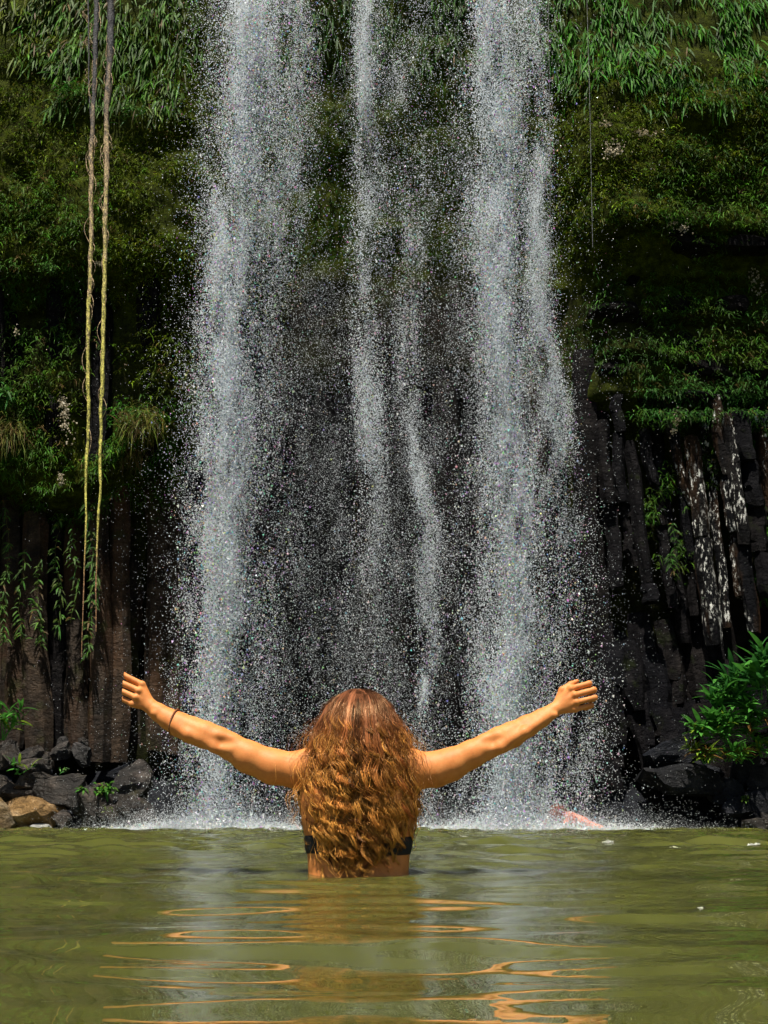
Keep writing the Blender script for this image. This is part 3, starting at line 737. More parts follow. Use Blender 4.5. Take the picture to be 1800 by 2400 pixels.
hang_root([(262, -60, 24), (260, 60, 21), (254, 180, 19), (250, 280, 16), (249, 400, 14), (247, 560, 12), (243, 720, 12), (239, 900, 11), (236, 1030, 9), (232, 1180, 7), (227, 1350, 4), (224, 1480, 1.5)], 14.05, 'right hanging root, brown and hairy at top, yellow lower down', 43, 210)
hang_root([(205, -60, 5), (206, 100, 4), (209, 200, 4), (212, 300, 2)], 14.1, 'short thin grey root beside the top of the left hanging root', 45, 900)
for (x0, x1, yb, lab, sd) in ((1284, 1293, 740, 'hair thin pale strand hanging right of the right fall', 46), (1374, 1390, 580, 'hair thin strand hanging against the ferns on the right', 47)):
    yy = np.linspace(-60, yb, 40); xx = np.interp(yy, [-60, yb], [x0, x1]) + .8 * np.sin(yy / 130.0)
    cen = P(xx, yy, 16.5); V = [c + .0045 * np.array([math.cos(a * 1.571), math.sin(a * 1.571), 0]) for c in cen for a in range(4)]
    q = [(i * 4 + a, i * 4 + (a + 1) % 4, i * 4 + 4 + (a + 1) % 4, i * 4 + 4 + a) for i in range(39) for a in range(4)]
    me = mesh_np('thin_strand', np.array(V) , q); set_col(me, np.array([[.16, .17, .16]]))
    tag(obj('thin_strand', me, M['root']), lab, 'strand')

# ------------------------------------------------------------------ falling water
FY = 17.9
def tint(g, n, sat=0.35):  # random hues put rainbow glints of refracted light into the drop colours
    c = np.array([[.88, .92, .97]]) * np.exp(g.normal(-.1, .18, (n, 1)))
    hue = g.random(n); h6 = hue[:, None] * 2 * np.pi + np.array([0, -2.094, 2.094])[None]
    rb = .5 + .5 * np.cos(h6); s = np.clip(g.exponential(sat * .42, n), 0, .62)[:, None]
    return np.clip(c * (1 - s + s * rb), .02, .95)
TET = np.array([(1, 1, 1), (1, -1, -1), (-1, 1, -1), (-1, -1, 1)], float) / math.sqrt(3)
def drops(name, pos, r, col, seed, stretch=1.25):
    g = np.random.default_rng(seed); N = len(pos)
    qn = unit(g.normal(0, 1, (N, 4))); a, b, c, d = qn.T
    R = np.stack([np.stack([1 - 2 * (c * c + d * d), 2 * (b * c - d * a), 2 * (b * d + c * a)], -1), np.stack([2 * (b * c + d * a), 1 - 2 * (b * b + d * d), 2 * (c * d - b * a)], -1), np.stack([2 * (b * d - c * a), 2 * (c * d + b * a), 1 - 2 * (b * b + c * c)], -1)], 1)
    V = np.einsum('nij,kj->nki', R, TET) * (r[:, None, None] * 1.45); V[:, :, 2] *= stretch
    V = V + pos[:, None, :]
    f = np.array([(0, 1, 2), (0, 3, 1), (0, 2, 3), (1, 3, 2)])
    t = (np.arange(N)[:, None, None] * 4 + f[None]).reshape(-1, 3)
    me = mesh_np(name, V.reshape(-1, 3), tris=t); set_col(me, np.repeat(col, 4, 0))
    return obj(name, me, M['drop'])
def stream(tab, n, seed, streak=.5, ylo=-60, yhi=1945):
    """sample photo-plane positions from a table of (py, cx, sigma, weight)"""
    g = np.random.default_rng(seed); T = np.array(tab, float)
    y = g.uniform(ylo, yhi, n * 4)
    w = np.interp(y, T[:, 0], T[:, 3]); sg = np.interp(y, T[:, 0], T[:, 2]); c = np.interp(y, T[:, 0], T[:, 1])
    x = c + sg * g.normal(0, 1, n * 4)
    nz = fbm(x / 26.0 + .3 * np.sin(y / 90.0), y / 95.0, seed * .7, 60 + seed, 4) + .5 * fbm(x / 60., y / 240., 0, 70 + seed, 2)
    w = w * np.clip(1 + streak * 3.2 * nz, .05, 3) / 3
    ok = g.random(n * 4) < w / max(w.max(), 1e-6)
    return x[ok][:n], y[ok][:n], g
LEFT = [(-60, 585, 56, 1.0), (200, 595, 58, 1.0), (420, 575, 60, .95), (600, 555, 56, .95), (800, 535, 50, .95), (1000, 528, 47, .95), (1300, 520, 48, .85), (1600, 505, 52, .7), (1945, 495, 54, .75)]
LEFTC = [(-60, 570, 30, 1.0), (120, 585, 26, .9), (300, 560, 34, .6), (520, 530, 28, .8), (800, 528, 20, 1), (1100, 530, 22, 1), (1350, 515, 26, .7), (1700, 500, 28, .45), (1945, 495, 36, .6)]
LEFT2 = [(-60, 690, 26, .8), (300, 690, 30, .8), (520, 670, 24, 1.0), (700, 650, 30, .5), (1000, 640, 40, .35), (1500, 620, 44, .3), (1945, 600, 50, .35)]
MID = [(-60, 858, 22, .8), (100, 862, 18, 1.0), (260, 856, 16, .95), (420, 872, 26, .55), (650, 858, 26, .7), (900, 868, 22, .7), (1100, 872, 20, .5), (1300, 870, 30, .3), (1600, 880, 40, .2), (1945, 880, 60, .25)]
MID2 = [(-60, 960, 40, .35), (200, 945, 26, .6), (400, 970, 40, .4), (560, 962, 18, .8), (700, 965, 20, .6), (900, 955, 20, .4), (1150, 985, 14, .7), (1300, 1010, 24, .6), (1500, 1010, 18, .5), (1600, 1000, 12, .8), (1680, 1000, 20, .2), (1945, 1000, 30, .2)]
RIGHT = [(-60, 1175, 52, .9), (200, 1175, 56, .85), (420, 1180, 58, .8), (600, 1170, 54, .9), (800, 1175, 50, .9), (1000, 1190, 56, .9), (1300, 1205, 60, .95), (1600, 1200, 66, .9), (1945, 1215, 80, 1.0)]
RIGHTC = [(-60, 1165, 26, 1), (150, 1150, 26, .9), (380, 1165, 26, .7), (600, 1160, 24, .8), (900, 1180, 20, .8), (1050, 1195, 18, .6), (1300, 1215, 22, 1), (1450, 1215, 22, 1), (1650, 1195, 26, .7), (1945, 1200, 36, .9)]
RIGHT2 = [(-60, 1245, 16, .6), (200, 1262, 14, .7), (330, 1268, 16, .9), (480, 1268, 18, .9), (650, 1255, 22, .7), (950, 1300, 22, .9), (1100, 1300, 36, .5), (1400, 1330, 40, .5), (1945, 1330, 60, .6)]
AMB = [(-60, 880, 250, .25), (500, 880, 255, .4), (1000, 890, 265, .75), (1500, 895, 275, 1.0), (1945, 895, 285, 1.1)]
AMB2 = [(-60, 880, 210, .25), (500, 880, 220, .5), (1000, 890, 230, 1.0), (1500, 895, 250, 1.0), (1945, 895, 260, .9)]
def place(x, y, g, dsp=.35, Y0=FY):
    Y = Y0 + g.normal(0, dsp, len(x)); p = P(x, y, Y); p[:, 2] = np.maximum(p[:, 2], .01); return p
def lognorm(g, n, med, s): return med * np.exp(g.normal(0, s, n))
def fall(name, tabs, seed, lab, sat):
    ps, rs, cs = [], [], []
    for i, (tb, n, stv, rmed) in enumerate(tabs):
        x, y, g = stream(tb, n, seed + i, stv); p = place(x, y, g)
        ps.append(p); rs.append(np.clip(lognorm(g, len(x), rmed * .94, .5), .002, .018)); cs.append(tint(g, len(x), sat))
    return tag(drops(name, np.concatenate(ps), np.concatenate(rs), np.concatenate(cs), seed), lab, 'waterfall', kind='stuff')
fall('waterfall', [(LEFT, 42000, .9, .0046), (LEFTC, 32000, .9, .0062), (LEFT2, 11000, .9, .0046)], 210, 'broad left stream of the waterfall, bright white droplets', 1.1)
fall('waterfall', [(MID, 13000, .8, .0046), (MID2, 9000, .9, .0044)], 230, 'thin middle streams of the waterfall with dark cliff showing through', .6)
fall('waterfall', [(RIGHT, 42000, .9, .0046), (RIGHTC, 32000, .9, .0062), (RIGHT2, 12000, .9, .0046)], 250, 'right stream of the waterfall, bluish at top and widening below', 1.0)
x, y, g = stream(AMB, 14000, 270, .6); ok = (x > 380) & (x < 1440) | (g.random(len(x)) < .12)
x, y = x[ok], y[ok]
tag(drops('flying_drops', place(x, y, g, .8), np.clip(lognorm(g, len(x), .0042, .5), .002, .016), tint(g, len(x), 1.2), 271, 1.0), 'sparkling stray drops flying between and around the falls', 'spray', kind='stuff')
# splash and foam where the falls meet the pool
g = np.random.default_rng(280); n = 16000
x = np.where(g.random(n) < .4, g.normal(500, 110, n), np.where(g.random(n) < .72, g.normal(1215, 120, n), g.uniform(300, 1560, n)))
Y = FY + g.normal(0, .55, n); p = P(x, np.full(n, 1940.0), Y); fallf = np.exp(-((x - 500) / 130) ** 2) + np.exp(-((x - 1220) / 140) ** 2)
p[:, 2] = .005 + g.exponential(1, n) * (.022 + .05 * fallf)
tag(drops('splash', p, np.clip(lognorm(g, n, .007, .5), .003, .022), tint(g, n, .25), 281, 1.0), 'white splash and foam line where the falls hit the pool', 'splash', kind='stuff')
for i, (x, y, w_, h_, r_, yy) in enumerate(LP):               # crusts of pale lichen, pieces of the cliff
    g = np.random.default_rng(820 + i); n = int(14 + w_ * h_ / 9); a, b = g.normal(0, .33, n) * w_, g.normal(0, .30, n) * h_
    keep = fbm(a / 9., b / 9., i, 19, 2) > -.25; a, b = a[keep], b[keep]; n = len(a)
    o = drops('lichen_patch', P(x + a * math.cos(r_) + b * math.sin(r_), y + b * math.cos(r_) - a * math.sin(r_), yy + g.uniform(-.03, .03, n)), g.uniform(.007, .020, n), np.array([[.62, .56, .44]]) * g.uniform(.7, 1.2, (n, 1)), 840 + i, 1.0); o.parent = cliff
# fine mist: points too small to see singly
def mist_points(name, pos, r, lab):
    me = bpy.data.meshes.new(name); me.vertices.add(len(pos)); me.vertices.foreach_set('co', np.ascontiguousarray(pos, np.float32).ravel())
    a = me.attributes.new('rad', 'FLOAT', 'POINT'); a.data.foreach_set('value', np.ascontiguousarray(r, np.float32))
    set_col(me, np.repeat(np.array([[.84, .90, .97]]), len(pos), 0)); me.update()
    o = obj(name, me, M['drop'])
    ng = bpy.data.node_groups.new('mist_points', 'GeometryNodeTree')
    ng.interface.new_socket('Geometry', in_out='INPUT', socket_type='NodeSocketGeometry'); ng.interface.new_socket('Geometry', in_out='OUTPUT', socket_type='NodeSocketGeometry')
    N = ng.nodes; L = ng.links; gi = N.new('NodeGroupInput'); go = N.new('NodeGroupOutput'); mp = N.new('GeometryNodeMeshToPoints'); na = N.new('GeometryNodeInputNamedAttribute'); na.data_type = 'FLOAT'; na.inputs[0].default_value = 'rad'
    sm = N.new('GeometryNodeSetMaterial'); sm.inputs['Material'].default_value = M['drop']
    L.new(gi.outputs[0], mp.inputs[0]); L.new(na.outputs[0], mp.inputs['Radius']); L.new(mp.outputs[0], sm.inputs[0]); L.new(sm.outputs[0], go.inputs[0])
    md = o.modifiers.new('points', 'NODES'); md.node_group = ng
    return tag(o, lab, 'mist', kind='stuff')
ps = []
for i, (tb, n, stv) in enumerate([(LEFT, 60000, .9), (LEFTC, 32000, .95), (LEFT2, 18000, .9), (MID, 24000, .9), (MID2, 18000, 1.0), (RIGHT, 50000, .9), (RIGHTC, 32000, .95), (RIGHT2, 30000, .95), (AMB, 18000, .6), (AMB2, 110000, .6)]):
    x, y, g = stream(tb, n, 300 + i, stv)
    if tb is AMB2: n2 = len(x)
    if tb is AMB: ok = (x > 330) & (x < 1460); x, y = x[ok], y[ok]
    ps.append(place(x, y, g, .5))
big = []
for i, (tb, n, stv) in enumerate([(LEFTC, 22000, 1.0), (LEFT, 9000, 1.0), (RIGHTC, 22000, 1.0), (RIGHT, 9000, 1.0), (MID, 3000, 1.0)]):
    x, y, g = stream(tb, n, 340 + i, stv); big.append(place(x, y, g, .4))
nbig = sum(len(b) for b in big); ps = big + ps
g = np.random.default_rng(330); n = 60000
x = np.where(g.random(n) < .5, g.normal(505, 130, n), g.normal(1235, 170, n)); p = P(x, np.full(n, 1940.0), FY + g.normal(0, .6, n)); p[:, 2] = .01 + g.exponential(1, n) * .09; ps.append(p)
ps = np.concatenate(ps); g = np.random.default_rng(331)
rr = np.clip(lognorm(g, len(ps), .0040, .3), .0015, .009); rr[:nbig] *= 1.55; rr[-(n2 + 60000):] *= .62
mist_points('fine_mist', ps, rr, 'fine white mist drifting around the falls')

# ------------------------------------------------------------------ bodies: signed distance field + surface nets
class Field:
    def __init__(s, lo, hi, h):
        s.lo = np.array(lo, float); s.h = h; s.n = np.ceil((np.array(hi) - s.lo) / h).astype(int) + 1
        s.D = np.full(s.n, .06, np.float32)
        s.ax = [s.lo[i] + h * np.arange(s.n[i]) for i in range(3)]
    def _sub(s, lo, hi):
        a = np.clip(np.floor((np.array(lo) - s.lo) / s.h).astype(int), 0, s.n); b = np.clip(np.ceil((np.array(hi) - s.lo) / s.h).astype(int) + 1, 0, s.n)
        sl = tuple(slice(a[i], b[i]) for i in range(3))
        return sl, np.meshgrid(*[s.ax[i][sl[i]] for i in range(3)], indexing='ij', sparse=True)
    def add(s, sl, d, k):
        if k > 0:
            D = s.D[sl]; hh = np.clip(.5 + .5 * (D - d) / k, 0, 1)
            s.D[sl] = D * (1 - hh) + d * hh - k * hh * (1 - hh)
        else: s.D[sl] = np.minimum(s.D[sl], d)
    def cap(s, a, b, ra, rb, k=.01):
        a, b = np.array(a, float), np.array(b, float); m = max(ra, rb) + k + .015
        sl, (X, Y, Z) = s._sub(np.minimum(a, b) - m, np.maximum(a, b) + m)
        ab = b - a; L2 = max(ab @ ab, 1e-9)
        t = np.clip(((X - a[0]) * ab[0] + (Y - a[1]) * ab[1] + (Z - a[2]) * ab[2]) / L2, 0, 1)
        d = np.sqrt((X - a[0] - t * ab[0]) ** 2 + (Y - a[1] - t * ab[1]) ** 2 + (Z - a[2] - t * ab[2]) ** 2) - (ra + (rb - ra) * t)
        s.add(sl, d.astype(np.float32), k)
    def ell(s, c, r, k=.02, sub=False):
        c, r = np.array(c, float), np.array(r, float); m = r + k + .015
        sl, (X, Y, Z) = s._sub(c - m, c + m)
        q = np.sqrt(((X - c[0]) / r[0]) ** 2 + ((Y - c[1]) / r[1]) ** 2 + ((Z - c[2]) / r[2]) ** 2)
        d = ((q - 1) * r.min()).astype(np.float32)
        if sub: s.D[sl] = -_smin(-s.D[sl], d, k)
        else: s.add(sl, d, k)
    def chain(s, pts, k=.012):
        for (a, ra), (b, rb) in zip(pts[:-1], pts[1:]): s.cap(a, b, ra, rb, k)
    def column(s, zs, xs, As, Bs, cys, k=.02):
        lo = (min(xs) - max(As) - .05, min(cys) - max(Bs) - .05, min(zs)); hi = (max(xs) + max(As) + .05, max(cys) + max(Bs) + .05, max(zs))
        sl, (X, Y, Z) = s._sub(lo, hi); o = np.argsort(zs); zs, xs, As, Bs, cys = [np.array(v, float)[o] for v in (zs, xs, As, Bs, cys)]
        f = lambda v: np.interp(Z, zs, v); A, Bq = f(As), f(Bs)
        qv = ((np.abs(X - f(xs)) / A) ** 2.3 + (np.abs(Y - f(cys)) / Bq) ** 2.3) ** (1 / 2.3)
        s.add(sl, ((qv - 1) * np.minimum(A, Bq)).astype(np.float32), k)
    def mesh(s, name):
        D = s.D; n = s.n; ins = D < 0
        V = np.zeros(tuple(n - 1) + (3,), np.float32) if False else None
        c = [ins[i:n[0] - 1 + i, j:n[1] - 1 + j, l:n[2] - 1 + l] for i in (0, 1) for j in (0, 1) for l in (0, 1)]
        sm = sum(x.astype(np.int8) for x in c); act = (sm > 0) & (sm < 8)
        ci = np.argwhere(act); vid = np.full(act.shape, -1, np.int32); vid[act] = np.arange(len(ci))
        acc_ = np.zeros((len(ci), 3)); cnt = np.zeros(len(ci))
        for ax in range(3):
            o1, o2 = [a for a in range(3) if a != ax]
            for u in (0, 1):
                for v in (0, 1):
                    a = ci.copy(); a[:, o1] += u; a[:, o2] += v; b = a.copy(); b[:, ax] += 1
                    da = D[a[:, 0], a[:, 1], a[:, 2]]; db = D[b[:, 0], b[:, 1], b[:, 2]]
                    ok = (da < 0) != (db < 0); t = np.where(ok, da / np.where(ok, da - db, 1), 0)
                    pnt = a.astype(float); pnt[:, ax] += t
                    acc_[ok] += pnt[ok]; cnt[ok] += 1
        verts = s.lo + s.h * acc_ / cnt[:, None]
        Q = []
        for ax in range(3):
            o1, o2 = (ax + 1) % 3, (ax + 2) % 3
            sa = [slice(1, n[i] - 1) for i in range(3)]; sa[ax] = slice(0, n[ax] - 1); sb = list(sa); sb[ax] = slice(1, n[ax])
            A_, B_ = ins[tuple(sa)], ins[tuple(sb)]
            e = np.argwhere(A_ != B_); off = np.array([1, 1, 1]); off[ax] = 0; e0 = e + off
            flip = A_[e[:, 0], e[:, 1], e[:, 2]]
            def vv(d1, d2):
                x = e0.copy(); x[:, o1] += d1; x[:, o2] += d2; return vid[x[:, 0], x[:, 1], x[:, 2]]
            qd = np.stack([vv(-1, -1), vv(0, -1), vv(0, 0), vv(-1, 0)], -1)
            qd[~flip] = qd[~flip][:, ::-1]; Q.append(qd)
        Q = np.concatenate(Q); Q = Q[(Q >= 0).all(1)]
        return verts, Q
def _smin(a, b, k):
    h = np.clip(.5 + .5 * (b - a) / k, 0, 1); return b * (1 - h) + a * h - k * h * (1 - h)

# ---- the woman
def W(px, py, dy=0.0): return P(px, py, WY + dy)
S = float((W(841, 1800) - W(840, 1800))[0])                   # metres per photo pixel at her distance
fld = Field((-.80, WY - .22, -.35), (.72, WY + .22, .66), .0026)
zz = lambda py: float(W(840, py)[2])
tz = [-.34, -.15, zz(2045), zz(2005), zz(1966), zz(1927), zz(1880), zz(1840), zz(1800), zz(1768), zz(1745), zz(1700)]
tA = [.175, .168, .147, .150, .158, .168, .176, .172, .150, .105, .062, .052]
tB = [.11, .105, .092, .093, .096, .100, .102, .100, .090, .075, .058, .052]
tx = [WX] * 12; ty = [WY, WY, WY, WY, WY, WY, WY + .002, WY + .005, WY + .01, WY + .018, WY + .025, WY + .03]
fld.column(tz, tx, tA, tB, ty, .02)
fld.ell(W(838, 1700, .045), (.076, .094, .098), .02)           # head, hidden by the hair
fld.ell(W(838, 1722, .12), (.05, .04, .07), .03); fld.ell(W(838, 1705, .165), (.014, .022, .022), .015)   # jaw and nose
for e_ in (-1, 1): fld.ell(W(838 + e_ * 60, 1700, .04), (.012, .02, .032), .008)                          # ears
fld.chain([(W(838, 1690, .03), .05), (W(838, 1760, .02), .055)], .03)
for sx in (-1, 1): fld.ell(W(838 + sx * 62, 1850, -.075), (.055, .03, .075), .03)                         # shoulder blades
# arms: list of (px, py, dy, radius)
LA = [(758, 1800, .0, .055), (700, 1806, -.002, .054), (640, 1797, -.006, .052), (582, 1774, -.008, .0475), (538, 1748, -.008, .041), (512, 1734, -.006, .0395), (480, 1722, .0, .0415), (449, 1711, .008, .0405), (420, 1698, .014, .037), (395, 1685, .018, .0315), (372, 1670, .022, .0265), (355, 1658, .024, .0245)]
RA = [(920, 1800, .0, .055), (978, 1806, -.002, .054), (1020, 1803, -.005, .0525), (1055, 1792, -.007, .049), (1105, 1768, -.008, .043), (1140, 1750, -.006, .0395), (1170, 1735, .0, .0405), (1200, 1722, .008, .0395), (1236, 1702, .014, .0335), (1268, 1684, .018, .0275), (1297, 1665, .022, .0245)]
for arm in (LA, RA):
    fld.chain([(W(a, b, c), r * (.93 if i_ > 3 else .97)) for i_, (a, b, c, r) in enumerate(arm)], .014)
for sx, a in ((-1, (735, 1792)), (1, (945, 1792))): fld.ell(W(a[0], a[1] + 2, -.006), (.056, .054, .050), .03)   # deltoids
fld.ell(W(504, 1752, -.030), (.019, .015, .014), .018); fld.ell(W(1172, 1752, -.030), (.019, .015, .014), .018)   # elbow points
fld.ell(W(522, 1738, -.056), (.022, .015, .010), .022, True); fld.ell(W(1152, 1736, -.056), (.020, .015, .010), .022, True)
fld.chain([(W(500, 1745, -.03), .011), (W(440, 1722, -.026), .012), (W(380, 1683, .004), .010)], .016)    # forearm ridge
fld.chain([(W(1172, 1748, -.03), .011), (W(1230, 1716, -.024), .012), (W(1290, 1676, .004), .009)], .016)
fld.ell(W(362, 1672, .0), (.009, .008, .009), .008); fld.ell(W(1300, 1676, .0), (.009, .008, .009), .008) # wrist bones
# hands: wrist, four knuckles, finger bends; fingers curl away from the viewer
def hand(wrist, fingers, thumb, out):
    wr = W(*wrist)
    for (m_, p_, r, curl) in fingers:
        mm, pp = W(*m_), W(*p_)
        fld.cap(wr, mm, .0135, .0105, .010)
    for (m_, p_, r, curl) in fingers:
        mm, pp = W(*m_), W(*p_)
        fld.cap(mm, pp, r * 1.08, r * 1.0, .0022); fld.ell(mm + np.array([0, -.004, 0]), (.0098, .0095, .0092), .006)
        fld.ell(pp, (r * 1.12, r * 1.12, r * 1.1), .003); d1 = pp + np.array([-out * .004, .024, -.004]) ; d2 = d1 + np.array([-out * .016 * curl, .016 * (1 - curl) + .004, -.003])
        fld.cap(pp, d1, r * .98, r * .9, .0025); fld.cap(d1, d2, r * .9, r * .78, .002)
    for (a, ra), (b, rb) in zip(thumb[:-1], thumb[1:]): fld.cap(W(*a), W(*b), ra, rb, .005)
hand((356, 1657, .024), [((333, 1604, .022), (289, 1582, .026), .0086, .45), ((326, 1619, .012), (279, 1598, .016), .0090, .5), ((319, 1635, .010), (274, 1615, .014), .0086, .55), ((311, 1650, .016), (276, 1633, .020), .0078, .6)],
     [((350, 1645, .034), .013), ((334, 1610, .055), .0115), ((308, 1594, .062), .0095), ((290, 1592, .06), .008)], -1)
hand((1298, 1664, .022), [((1338, 1614, .018), (1381, 1602, .022), .0086, .45), ((1347, 1629, .010), (1392, 1617, .014), .0090, .5), ((1351, 1646, .010), (1394, 1635, .014), .0086, .55), ((1348, 1662, .018), (1386, 1653, .024), .0078, .6)],
     [((1305, 1650, .026), .0125), ((1318, 1618, .03), .0115), ((1338, 1604, .034), .0092), ((1353, 1596, .036), .006)], 1)
vb, qb = fld.mesh('body')
me = mesh_np('body', vb, qb, smooth=True)
me.materials.append(M['skin']); me.materials.append(M['scalp'])
fc = vb[qb].mean(1); isc = (np.abs(fc[:, 0] - WX) < .13) & (fc[:, 2] > zz(1768)) & (fc[:, 1] < WY + .10)
me.polygons.foreach_set('material_index', isc.astype(np.int32))
person = empty('person', (WX, WY, 0))
def adopt(o, parent):
    o.parent = parent; o.matrix_parent_inverse = parent.matrix_world.inverted(); return o
bpy.context.view_layer.update()
adopt(obj('body', me), person)
tag(person, 'person seen from behind, waist deep, both arms raised wide, long wavy hair, black bikini', 'person')
# bikini band
def band_mesh():
    n = 96; rows = [(1963, .0015), (1967, .004), (1976, .0045), (1984, .004), (1992, .0045), (2001, .004), (2005, .0015)]; V = []
    for (py, th) in rows:
        z = zz(py); A = np.interp(z, tz, tA) + th; Bq = np.interp(z, tz, tB) + th
        for i in range(n):
            a = i / n * 2 * math.pi; ca, sa = math.cos(a), math.sin(a)
            rr = (abs(ca) ** 2.3 + abs(sa) ** 2.3) ** (-1 / 2.3)
            V.append((WX + A * rr * ca, WY + Bq * rr * sa, z + .004 * math.sin(a * 2 + 1) + .006 * math.sin(-a)))
    q = [(r * n + i, r * n + (i + 1) % n, r * n + n + (i + 1) % n, r * n + n + i) for r in range(len(rows) - 1) for i in range(n)]
    return mesh_np('bikini_top', np.array(V), q, smooth=True)
adopt(obj('bikini_top', band_mesh(), M['fabric']), person)
# hair tie on the left wrist
def torus(cen, axis, R, r):
    axis = Vector(axis).normalized(); u = axis.orthogonal().normalized(); v = axis.cross(u); V = []
    for i in range(40):
        a = i / 40 * 2 * math.pi; rd = u * math.cos(a) + v * math.sin(a)
        for j in range(6):
            b = j / 6 * 2 * math.pi; V.append(Vector(cen) + rd * (R + r * math.cos(b)) + axis * (r * math.sin(b)))
    q = [(i * 6 + j, ((i + 1) % 40) * 6 + j, ((i + 1) % 40) * 6 + (j + 1) % 6, i * 6 + (j + 1) % 6) for i in range(40) for j in range(6)]
    return mesh_np('hair_tie', np.array([tuple(x) for x in V]), q, smooth=True)
t_ = obj('hair_tie', torus(W(409, 1692, .016), W(445, 1700, .008) - W(382, 1684, .02),   .0392, .0024), M['band']); t_['label'] = 'thin brown hair tie round the left wrist'
adopt(t_, person)

# ---- hair: wavy locks of tapering strands
def hair_mesh():
    g = np.random.default_rng(77)
    nl, ns, npt = 255, 20, 25
    zk = np.array([zz(p) for p in (1610, 1625, 1650, 1690, 1735, 1780, 1830, 1900, 1960, 2025)])[::-1]
    hA = np.array([.024, .066, .094, .118, .142, .158, .160, .163, .146, .124])[::-1]      # half width of the hair mass
    hB = np.array([.015, .060, .095, .122, .130, .135, .135, .132, .128, .118])[::-1]      # half depth
    hC = np.array([.040, .038, .035, .030, .020, .010, .0, -.002, -.004, -.004])[::-1]     # centre in depth
    V = []; C = []
    ztop = zz(1610)
    for l in range(nl):
        under = l < 55; fly = l >= 225
        al = g.uniform(-1.8, 1.8) if g.random() < .7 else g.normal(0, .7)
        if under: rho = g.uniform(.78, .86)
        else: rho = .95 + g.normal(0, .06)
        z0 = ztop - .003 - abs(g.normal(0, .05)) * (1 if g.random() < .8 else 1.9)
        endp = 2008 + g.normal(0, 22) - 16 * min(1, abs(al) / 1.5) ** 2 - (g.random() < .45) * g.uniform(0, 200)
        if fly: rho = 1.03; z0 = ztop - g.uniform(0, .1); endp = g.uniform(1720, 1960)
        z1 = zz(endp); amp = g.uniform(.007, .019); lam = g.uniform(.075, .14); ph = g.random() * 6.28; ph2 = g.random() * 6.28
        cw, cd = g.uniform(.004, .010), g.uniform(.002, .0045); drift = g.normal(0, .2); curl = g.uniform(.4, 1.5)
        tone = (.22 if under else 1.0) * np.exp(g.normal(-.08, .5)); gold = np.clip(g.normal(.62, .42), 0, 1)  # inner locks darkened: shade between locks put into the strand colour
        wl2 = g.uniform(.5, 1.6); part = .05 * math.sin(al * 5 + 1)
        for s in range(ns):
            t = np.linspace(0, 1, npt); fz = g.normal(0, 1)
            L = (z0 - z1) * (1 + .035 * g.normal()); z = z0 - L * t
            a = al + drift * t * t + part * t + g.normal(0, .008)
            A = np.interp(z, zk, hA); Bq = np.interp(z, zk, hB); cc = np.interp(z, zk, hC)
            x = WX + A * rho * np.sin(a); y = WY + cc - Bq * rho * np.cos(a)
            grow = sstep(t, .10, .55)
            w1 = 2 * np.pi * (z0 - z) / lam * (1 + .25 * t * wl2) + ph + .12 * fz
            am = amp * grow * (.7 + .5 * t + curl * .8 * sstep(t, .75, 1))
            offr, offa = g.normal(0, cd), g.normal(0, cw)
            tp = (.5 + .8 * np.sin(np.pi * np.clip(t * 1.05, 0, 1))) * (1 - .7 * t ** 3) * (1 + .35 * np.sin(w1 * .5 + ph2))
            ox = am * np.sin(w1) + offa * tp; oy = am * .75 * np.cos(w1) + offr * tp
            x = x + ox * np.cos(a) + oy * np.sin(a) * .7; y = y + ox * np.sin(a) - oy * np.cos(a)
            z = z + .5 * am * np.sin(w1 + ph2)
            if fly:
                fl = g.normal(0, .035); x = x + fl * t * 1.5; y = y + g.normal(0, .014) * t; x = x + .007 * np.sin(t * 17 + fz * 3)
            else:
                st_ = (g.random() < .12) * g.normal(0, .012); x = x + st_ * t
            x = x + .0012 * np.sin(t * 31 + fz * 9) * grow; y = y + .0012 * np.cos(t * 27 + fz * 7) * grow
            r = (.0006 if fly else .00135) * (1 - .72 * t ** 2.5) * g.uniform(.75, 1.25)
            cen = np.stack([x, y, z], -1)
            for j in range(3):
                an = j * 2.0944 + fz
                V.append(cen + np.stack([r * math.cos(an), r * math.sin(an), 0 * r], -1))
            cr0 = np.array([.165, .062, .028]); cr1 = np.array([.21, .068, .019]); cr2 = np.array([.98, .47, .095])
            f1 = sstep(t, .05, .4)[:, None]; f2 = (gold * sstep(t, .25, .9))[:, None]
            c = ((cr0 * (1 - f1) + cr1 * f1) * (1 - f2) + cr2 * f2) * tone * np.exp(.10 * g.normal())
            for j in range(3): C.append(c)
    V = np.array(V); C = np.array(C)                          # (strands*3, npt, 3)
    nst = len(V) // 3
    V = V.reshape(nst, 3, npt, 3).transpose(0, 2, 1, 3).reshape(-1, 3); C = C.reshape(nst, 3, npt, 3).transpose(0, 2, 1, 3).reshape(-1, 3)
    i, j = np.meshgrid(np.arange(npt - 1), np.arange(3), indexing='ij')
    f = np.stack([i * 3 + j, i * 3 + (j + 1) % 3, i * 3 + 3 + (j + 1) % 3, i * 3 + 3 + j], -1).reshape(-1, 4)
    q = (np.arange(nst)[:, None, None] * npt * 3 + f[None]).reshape(-1, 4)
    me = mesh_np('hair', V, q, smooth=True); set_col(me, np.clip(C / np.maximum(1, C.max(-1, keepdims=True) / .9), .004, .9)); return me
adopt(obj('hair', hair_mesh(), M['hair']), person)['label'] = 'long wavy brown hair with golden tips'

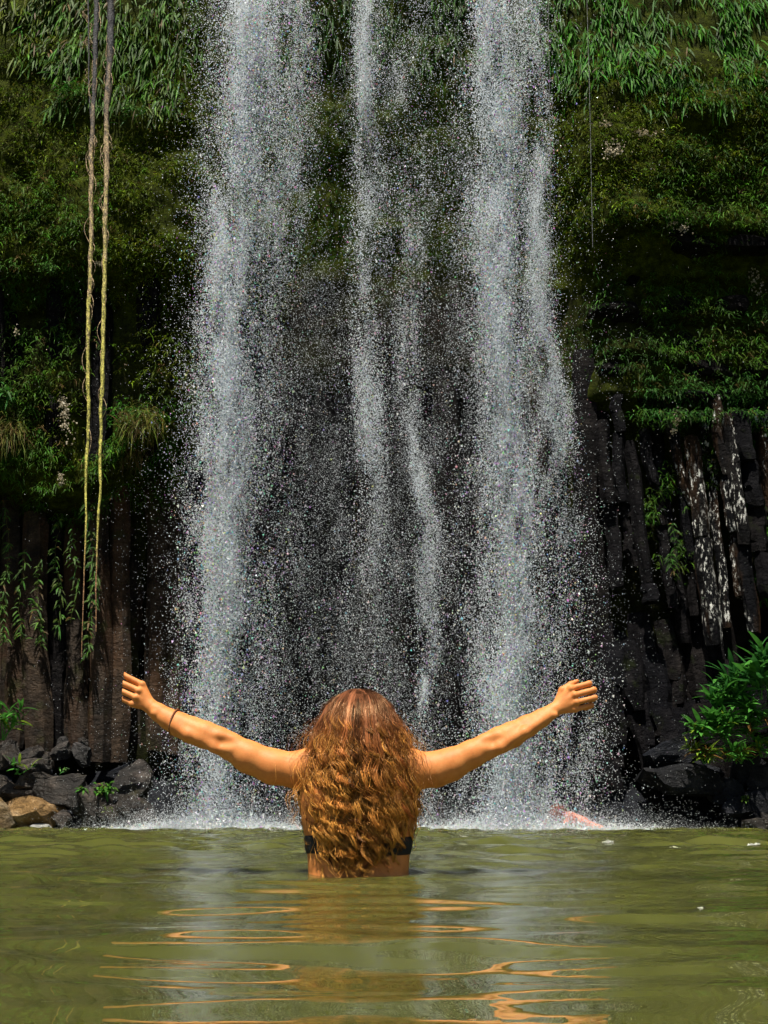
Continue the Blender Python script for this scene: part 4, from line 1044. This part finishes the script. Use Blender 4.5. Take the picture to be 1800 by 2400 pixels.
# ---- the bather crouching in the spray
BY = 17.95
b0 = P(1330, 1944, BY)
fb = Field(b0 - np.array([.7, .4, .45]), b0 + np.array([.7, .4, .5]), .012)
Bp = lambda px, py, dy=0.0: P(px, py, BY + dy)
fb.chain([(Bp(1336, 1921), .12), (Bp(1362, 1935), .125), (Bp(1400, 1955), .13), (Bp(1408, 1985, -.1), .12)], .05)
fb.chain([(Bp(1330, 1916, -.08), .065), (Bp(1328, 1940, -.14), .05), (Bp(1316, 1958, -.16), .04)], .03)
fb.chain([(Bp(1322, 1918, .06), .06), (Bp(1298, 1925, .08), .045), (Bp(1280, 1926, .04), .035), (Bp(1272, 1932, .02), .03)], .03)
fb.chain([(Bp(1324, 1914), .06), (Bp(1311, 1908), .055)], .03)
fb.ell(Bp(1306, 1904), (.09, .09, .105), .02)
vb, qb = fb.mesh('body'); me = mesh_np('body', vb, qb, smooth=True); me.materials.append(M['pink_skin'])
bather = empty('person', b0); bpy.context.view_layer.update(); adopt(obj('body', me), bather)
g = np.random.default_rng(5); n = 700                         # short wet hair
d = unit(g.normal(0, 1, (n, 3)) + np.array([-.2, 0, .7])); rt = Bp(1306, 1904) + d * np.array([.088, .088, .1])
me = leaves('hair', rt, unit(d * .5 + np.array([0, 0, -.3])), g.uniform(.04, .08, n), np.full(n, .012), g.uniform(.3, .8, n), np.repeat(np.array([[.38, .15, .10]]), n, 0) * np.exp(g.normal(0, .2, (n, 1))))
adopt(obj('hair', me, M['leaf']), bather)
tag(bather, 'bather with reddish skin leaning over in the spray under the right fall', 'person')
# bits of foam drifting on the pool
for i, (x, y, s_) in enumerate([(1583, 1990, 10), (1768, 1985, 16), (1424, 1978, 14), (215, 1958, 8), (690, 1966, 7), (1088, 1970, 7), (1642, 2137, 7), (1700, 1992, 5)]):
    t = 0.15 / max(1e-4, math.tan(math.atan((y - 1200) / F) - PITCH)); c = P(x, y, t); g = np.random.default_rng(600 + i)
    n = 26; sc = s_ * t / F
    pos = np.stack([g.normal(0, .45, n) * sc, g.normal(0, .6, n) * sc, np.abs(g.normal(0, .12, n)) * sc + float(water_z(c[0], c[1]))], -1)
    o = drops('foam_bit', pos, g.uniform(.10, .22, n) * sc, np.full((n, 3), .8), 610 + i, .8); o.location = (c[0], c[1], 0); o['kind'] = 'stuff'
    tag(o, ['white foam fleck right of the bather on the far pool', 'largest white foam fleck near the right edge of the pool', 'white foam fleck on the far pool just below the bather', 'white foam fleck on the far pool below the left boulders', 'white foam fleck on the far pool just left of the hair', 'white foam fleck on the far pool just right of the hair', 'tiny white fleck on the calm water at right, nearest the camera', 'faint white fleck left of the largest foam fleck'][i], 'foam', 'foam flecks on the pool')
